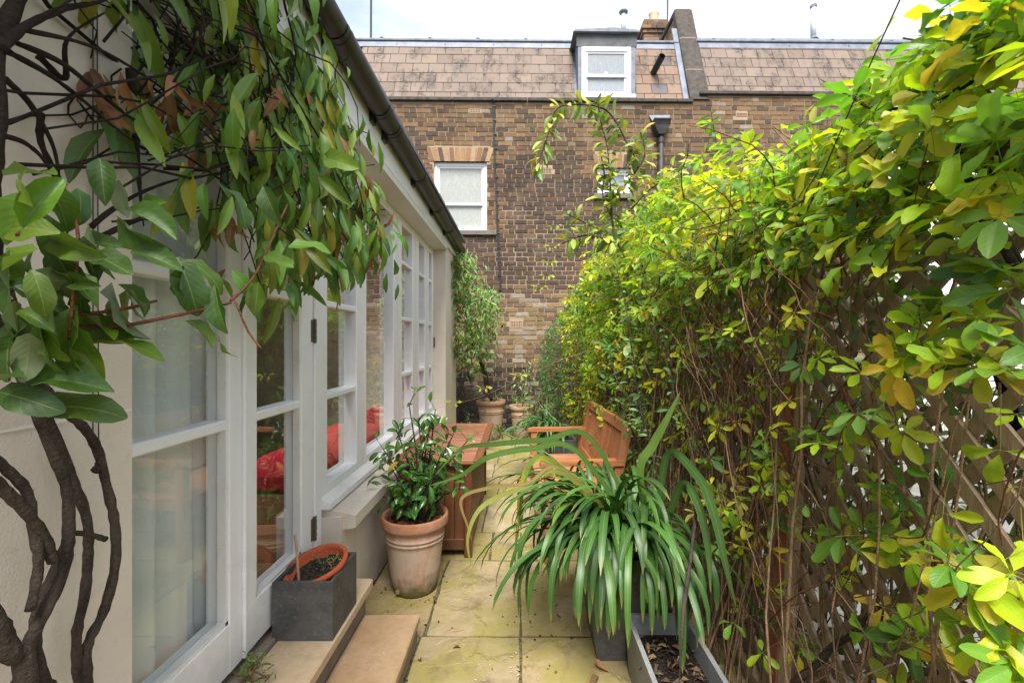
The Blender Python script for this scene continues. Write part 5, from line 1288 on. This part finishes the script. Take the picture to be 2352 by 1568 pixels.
# ================================================================== camellia
CM=thing('camellia','glossy leaved camellia growing in the aged terracotta pot','shrub',(CAM_C[0],CAM_C[1],.39))
b0=Vector((CAM_C[0]+.03,CAM_C[1],.39)); tips=[]
ends=[(910,985),(880,1030),(960,960),(1000,940),(1040,1000),(900,1075),(1075,1010),(940,930),(985,990),(1010,1050),(1060,1120),(880,1140),(905,1110)]
for (px,py) in ends:
    Y=2.6+rng.uniform(-.17,.17); e=P(px,py,Y); s_=b0+Vector((rng.uniform(-.05,.05),rng.uniform(-.04,.04),-.01)); m_=s_.lerp(e,.5)+Vector((rng.uniform(-.02,.02),rng.uniform(-.02,.02),.05))
    q=spline([s_,s_.lerp(m_,.5)+rv()*.015,m_,e],6); MB().tube(q,[.011*(1-.78*k/len(q)) for k in range(len(q))],7).build('branch',M['bark'],CM,smooth=True); tips.append(q)
lv=[]
for q in tips:
    for k in range(27):
        t=.3+.73*rng.random(); a=q[min(int(t*(len(q)-1)),len(q)-1)]; p=a+rv()*.09*rng.random()+Vector((0,0,.012)); 
        d=(p-a)+Vector(rv())*.5*.1+rv()*.06+Vector((0,0,-.02)); n=Vector((0,-.45,1))+rv()*.6; lv.append((frm(p,d,n,rng.uniform(.06,.092)),rng.randrange(3),jit(rng.choice([(.045,.14,.025),(.065,.18,.03),(.035,.11,.022),(.11,.22,.03)]),.18)))
lv.append((frm(P(915,1060,2.45),Vector((-.6,-.3,-.5)),Vector((0,-.6,.8)),.075),0,(.36,.30,.03)))
tws=MB()
for m,_,_ in lv:
    p=Vector(m[:3,3]); a=min((pt for q in tips for pt in q),key=lambda v:(v-p).length); tws.tube([a,p],.0016,4,cap=False)
o=tws.build('twigs',M['bark'],CM); o['kind']='stuff'
cN=[tpl('ellip',.58,6,4,.3,dr,.12,seed=40+k) for k,dr in enumerate((.4,.8,1.2))]
grow(lv,cN,cN,'ca',CM,300)

# ================================================================== climber at the far corner, plants in the far pots
WC=thing('corner_climber','small leaved pale green climber on the far corner of the garden room','climbing plant',(-.5,6.5,.5))
lv=[]; WCs=MB()
blobs=[(1066,640,50,58),(1085,705,62,58),(1070,765,60,58),(1105,735,46,52),(1085,815,48,48),(1045,660,40,40),(1108,690,38,38),(1055,600,28,26)]
for (px,py,a,b) in blobs:
    for i in range(300):
        u=rv(); Y=5.85+u.y*.5; q=abs(rng.gauss(.85,.2)); p=P(px+u.x*a*q,py+u.z*b*q,Y)
        if p.y<5.9: p.x=max(p.x,-.80)
        d=Vector((rng.uniform(-.3,.5),-.4,-.6))+rv()*.6; n=Vector((.2,-.8,.5))+rv()*.5
        lv.append((frm(p,d,n,rng.uniform(.055,.09)),rng.randrange(3),jit(rng.choice([(.13,.26,.04),(.09,.20,.03),(.20,.33,.06),(.06,.14,.03),(.20,.13,.06)]),.2)))
wcF=[tpl('ellip',.42,3,2,.2,dr,seed=k) for k,dr in enumerate((.3,.8,1.2))]
grow(lv,wcF,wcF,'cl',WC,0)
for i in range(70):
    a=P(rng.uniform(1050,1095),rng.uniform(590,850),6.1); WCs.tube(wander(a,a+Vector((rng.uniform(-.2,.2),rng.uniform(-.1,.1),rng.uniform(-.5,.1))),6,.05),.003,4,cap=False)
o=WCs.build('twigs',M['bark_dark'],WC); o['kind']='stuff'
for k in range(3): woody([(-.40+.012*k,6.62,.5),P(1118+3*k,900,6.55),P(1108+4*k,850,6.5),P(1090,800,6.4),P(1070,720,6.35)],.014,.008,'bark',WC)
def bushlet(name,label,c,ext,n,L,pal,key='ca',shape='ellip',W=.5):
    t=thing(name,label,'plant',c); lv=[]; st_=MB(); c=Vector(c)
    for i in range(max(3,n//14)):
        e=c+Vector((rng.uniform(-1,1)*ext[0],rng.uniform(-1,1)*ext[1],rng.uniform(.25,1)*ext[2])); q=wander(c,e,6,.03); st_.tube(q,.003,5,cap=False)
        for j in range(14):
            p=q[rng.randint(2,6)]+rv()*.03; lv.append((frm(p,rv()+Vector((0,0,-.1)),Vector((0,-.4,1))+rv()*.6,L*rng.uniform(.7,1.2)),rng.randrange(3),jit(rng.choice(pal),.2)))
    o=st_.build('stems',M['twig'],t); o['kind']='stuff'
    T_=[tpl(shape,W,4,2,.25,dr,seed=k) for k,dr in enumerate((.3,.8,1.2))]; grow(lv,T_,T_,key,t,0); return t
bushlet('corner_shrub','dark leaved straggly shrub at the foot of the far pier',(-.62,5.95,.0),(.28,.2,.75),150,.06,[(.03,.075,.03),(.045,.10,.035),(.06,.12,.05)])
bushlet('pot_shrub','small grey green shrub growing in the tall pale pot',(-.42,6.6,.5),(.22,.15,.28),120,.055,[(.05,.10,.045),(.07,.13,.05),(.09,.15,.06)])
bushlet('pot_sapling','thin sapling growing in the smaller pale pot',(.02,6.7,.42),(.2,.15,.75),110,.07,[(.10,.20,.04),(.20,.26,.04),(.07,.15,.04)])
bushlet('bowl_seedlings','tiny green seedlings growing in the terracotta bowl',(-.80,1.85,.475),(.06,.05,.055),120,.011,[(.13,.26,.04),(.18,.30,.05)],'cl')
bushlet('step_weed','small bright weed sprouting beside the doorstep',(-.90,1.51,.27),(.085,.05,.075),150,.016,[(.13,.26,.04),(.20,.30,.05)],'cl')
bushlet('fern_tuft','leafy tuft of pointed leaves beside the smaller pale pot',(.30,6.2,.0),(.35,.3,.9),420,.10,[(.07,.17,.04),(.12,.23,.04),(.20,.28,.05)],'ak','lanc',.3)

# ================================================================== litter
dN=[tpl('ovate',.5,5,4,.5,dr,.5,seed=60+k,twist=.5) for k,dr in enumerate((1.2,2.2,-1.5))]; dm_=[tmesh(T,'dry_leaf',M['leaf_dd_o']) for T in dN]
where=[('by the terracotta pot',(885,1350)),('in front of the terracotta pot',(945,1347)),('beside the lower step',(860,1335)),('on the front slab',(940,1500)),('at the lower edge of the paving',(925,1560)),('on the slab joint',(1003,1385)),('next to the joint of the front slabs',(1040,1490)),('on the second slab',(968,1520)),('at the foot of the slate planter',(1400,1545)),('beside the foot of the slate planter',(1375,1555)),('by the trough',(1310,1470)),('below the strap leaves',(1290,1420))]
for i,(wtxt,(px,py)) in enumerate(where):
    Y=F*1.4/(py-785); p=P(px,py,Y); p.z=.006; big=py>1540 and px>1300
    o=link('dry_leaf',dm_[i%3],None,None); o.matrix_basis=Matrix(frm(p,Vector((rng.uniform(-1,1),rng.uniform(-1,1),.05)),Vector((0,0,1))+rv()*.3,.085 if big else rng.uniform(.03,.05)).tolist()); o.color=(*jit(rng.choice(BRN) if big else (.10,.05,.03),.2),1)
    tag(o,'curled brown dead leaf lying %s'%wtxt,'leaf','fallen leaves on the paving')
lt=[]
for i in range(260):
    inb=rng.random()<.72
    if inb: p=Vector((rng.uniform(.47,.69),rng.uniform(.9,1.9),.172+rng.random()*.02))
    else: p=Vector((rng.uniform(.70,1.05),rng.uniform(1.1,2.6),.004+rng.random()*.02))
    lt.append((frm(p,rv()*Vector((1,1,.2)),Vector((0,0,1))+rv()*.5,rng.uniform(.03,.06)),rng.randrange(3),jit(rng.choice([(.07,.04,.025),(.12,.07,.04),(.05,.035,.025),(.17,.11,.06)]),.2)))
v,f,u,c=mass('leaf_litter',dN[0],[a for a,_,_ in lt],[b for _,_,b in lt],None,None)
tag(link('leaf_litter',rawmesh('leaf_litter',v,f,u,c),M['leaf_dd']),'brown leaf litter in the trough and under the trellis','litter',kind='stuff')
pt=MB()
for i in range(150):
    cx,cy=rng.choice([(.05,3.05),(.12,2.75),(-.08,3.3),(.02,2.45),(.1,3.6),(-.2,2.6),(-.1,1.9)]); x=cx+rng.gauss(0,.07); y=cy+rng.gauss(0,.09); a=rng.uniform(0,6.28); s=rng.uniform(.004,.010)
    pt.add([(x-s*math.cos(a),y-s*math.sin(a),.003),(x+s*.3*math.sin(a),y-s*.3*math.cos(a),.006),(x+s*math.cos(a),y+s*math.sin(a),.004),(x-s*.3*math.sin(a),y+s*.3*math.cos(a),.005)],[(0,1,2,3)])
db=[]
for i in range(130):
    x=rng.choice([-.47,-.02,.15,.3,-.7])+rng.gauss(0,.08); y=rng.uniform(1.45,4.6)
    if x<-.46 and y<2.16 or x<-.82 or (x>.24 and 1.9<y<2.4): continue
    db.append((frm(Vector((x,y,.004)),Vector((rng.uniform(-1,1),rng.uniform(-1,1),.02)),Vector((0,0,1))+rv()*.25,rng.uniform(.012,.030)),jit(rng.choice([(.07,.04,.025),(.13,.075,.04),(.20,.15,.04)]),.25)))
v,f,u,c=mass('leaf_debris',dN[1],[a for a,_ in db],[b for _,b in db],None,None)
tag(link('leaf_debris',rawmesh('leaf_debris',v,f,u,c),M['leaf_dd']),'small brown leaf scraps scattered along the paving','litter',kind='stuff')
tag(pt.build('petals',M['white_old']),'scattered small white petals on the paving slabs','petals',kind='stuff')
cr=MB()
for i in range(90):
    x=rng.uniform(-.5,.4); y=rng.uniform(1.4,3.4); s=rng.uniform(.001,.0035); 
    if rng.random()<.5: x=rng.choice([-.46,0,-.8])+rng.gauss(0,.05)
    if x<-.72 and y<2.2: continue
    cr.box((x-s,y-s,.001),(x+s*1.6,y+s,.001+s))
tag(cr.build('soil_crumbs',M['soil']),'dark soil crumbs scattered over the paving','dirt',kind='stuff')
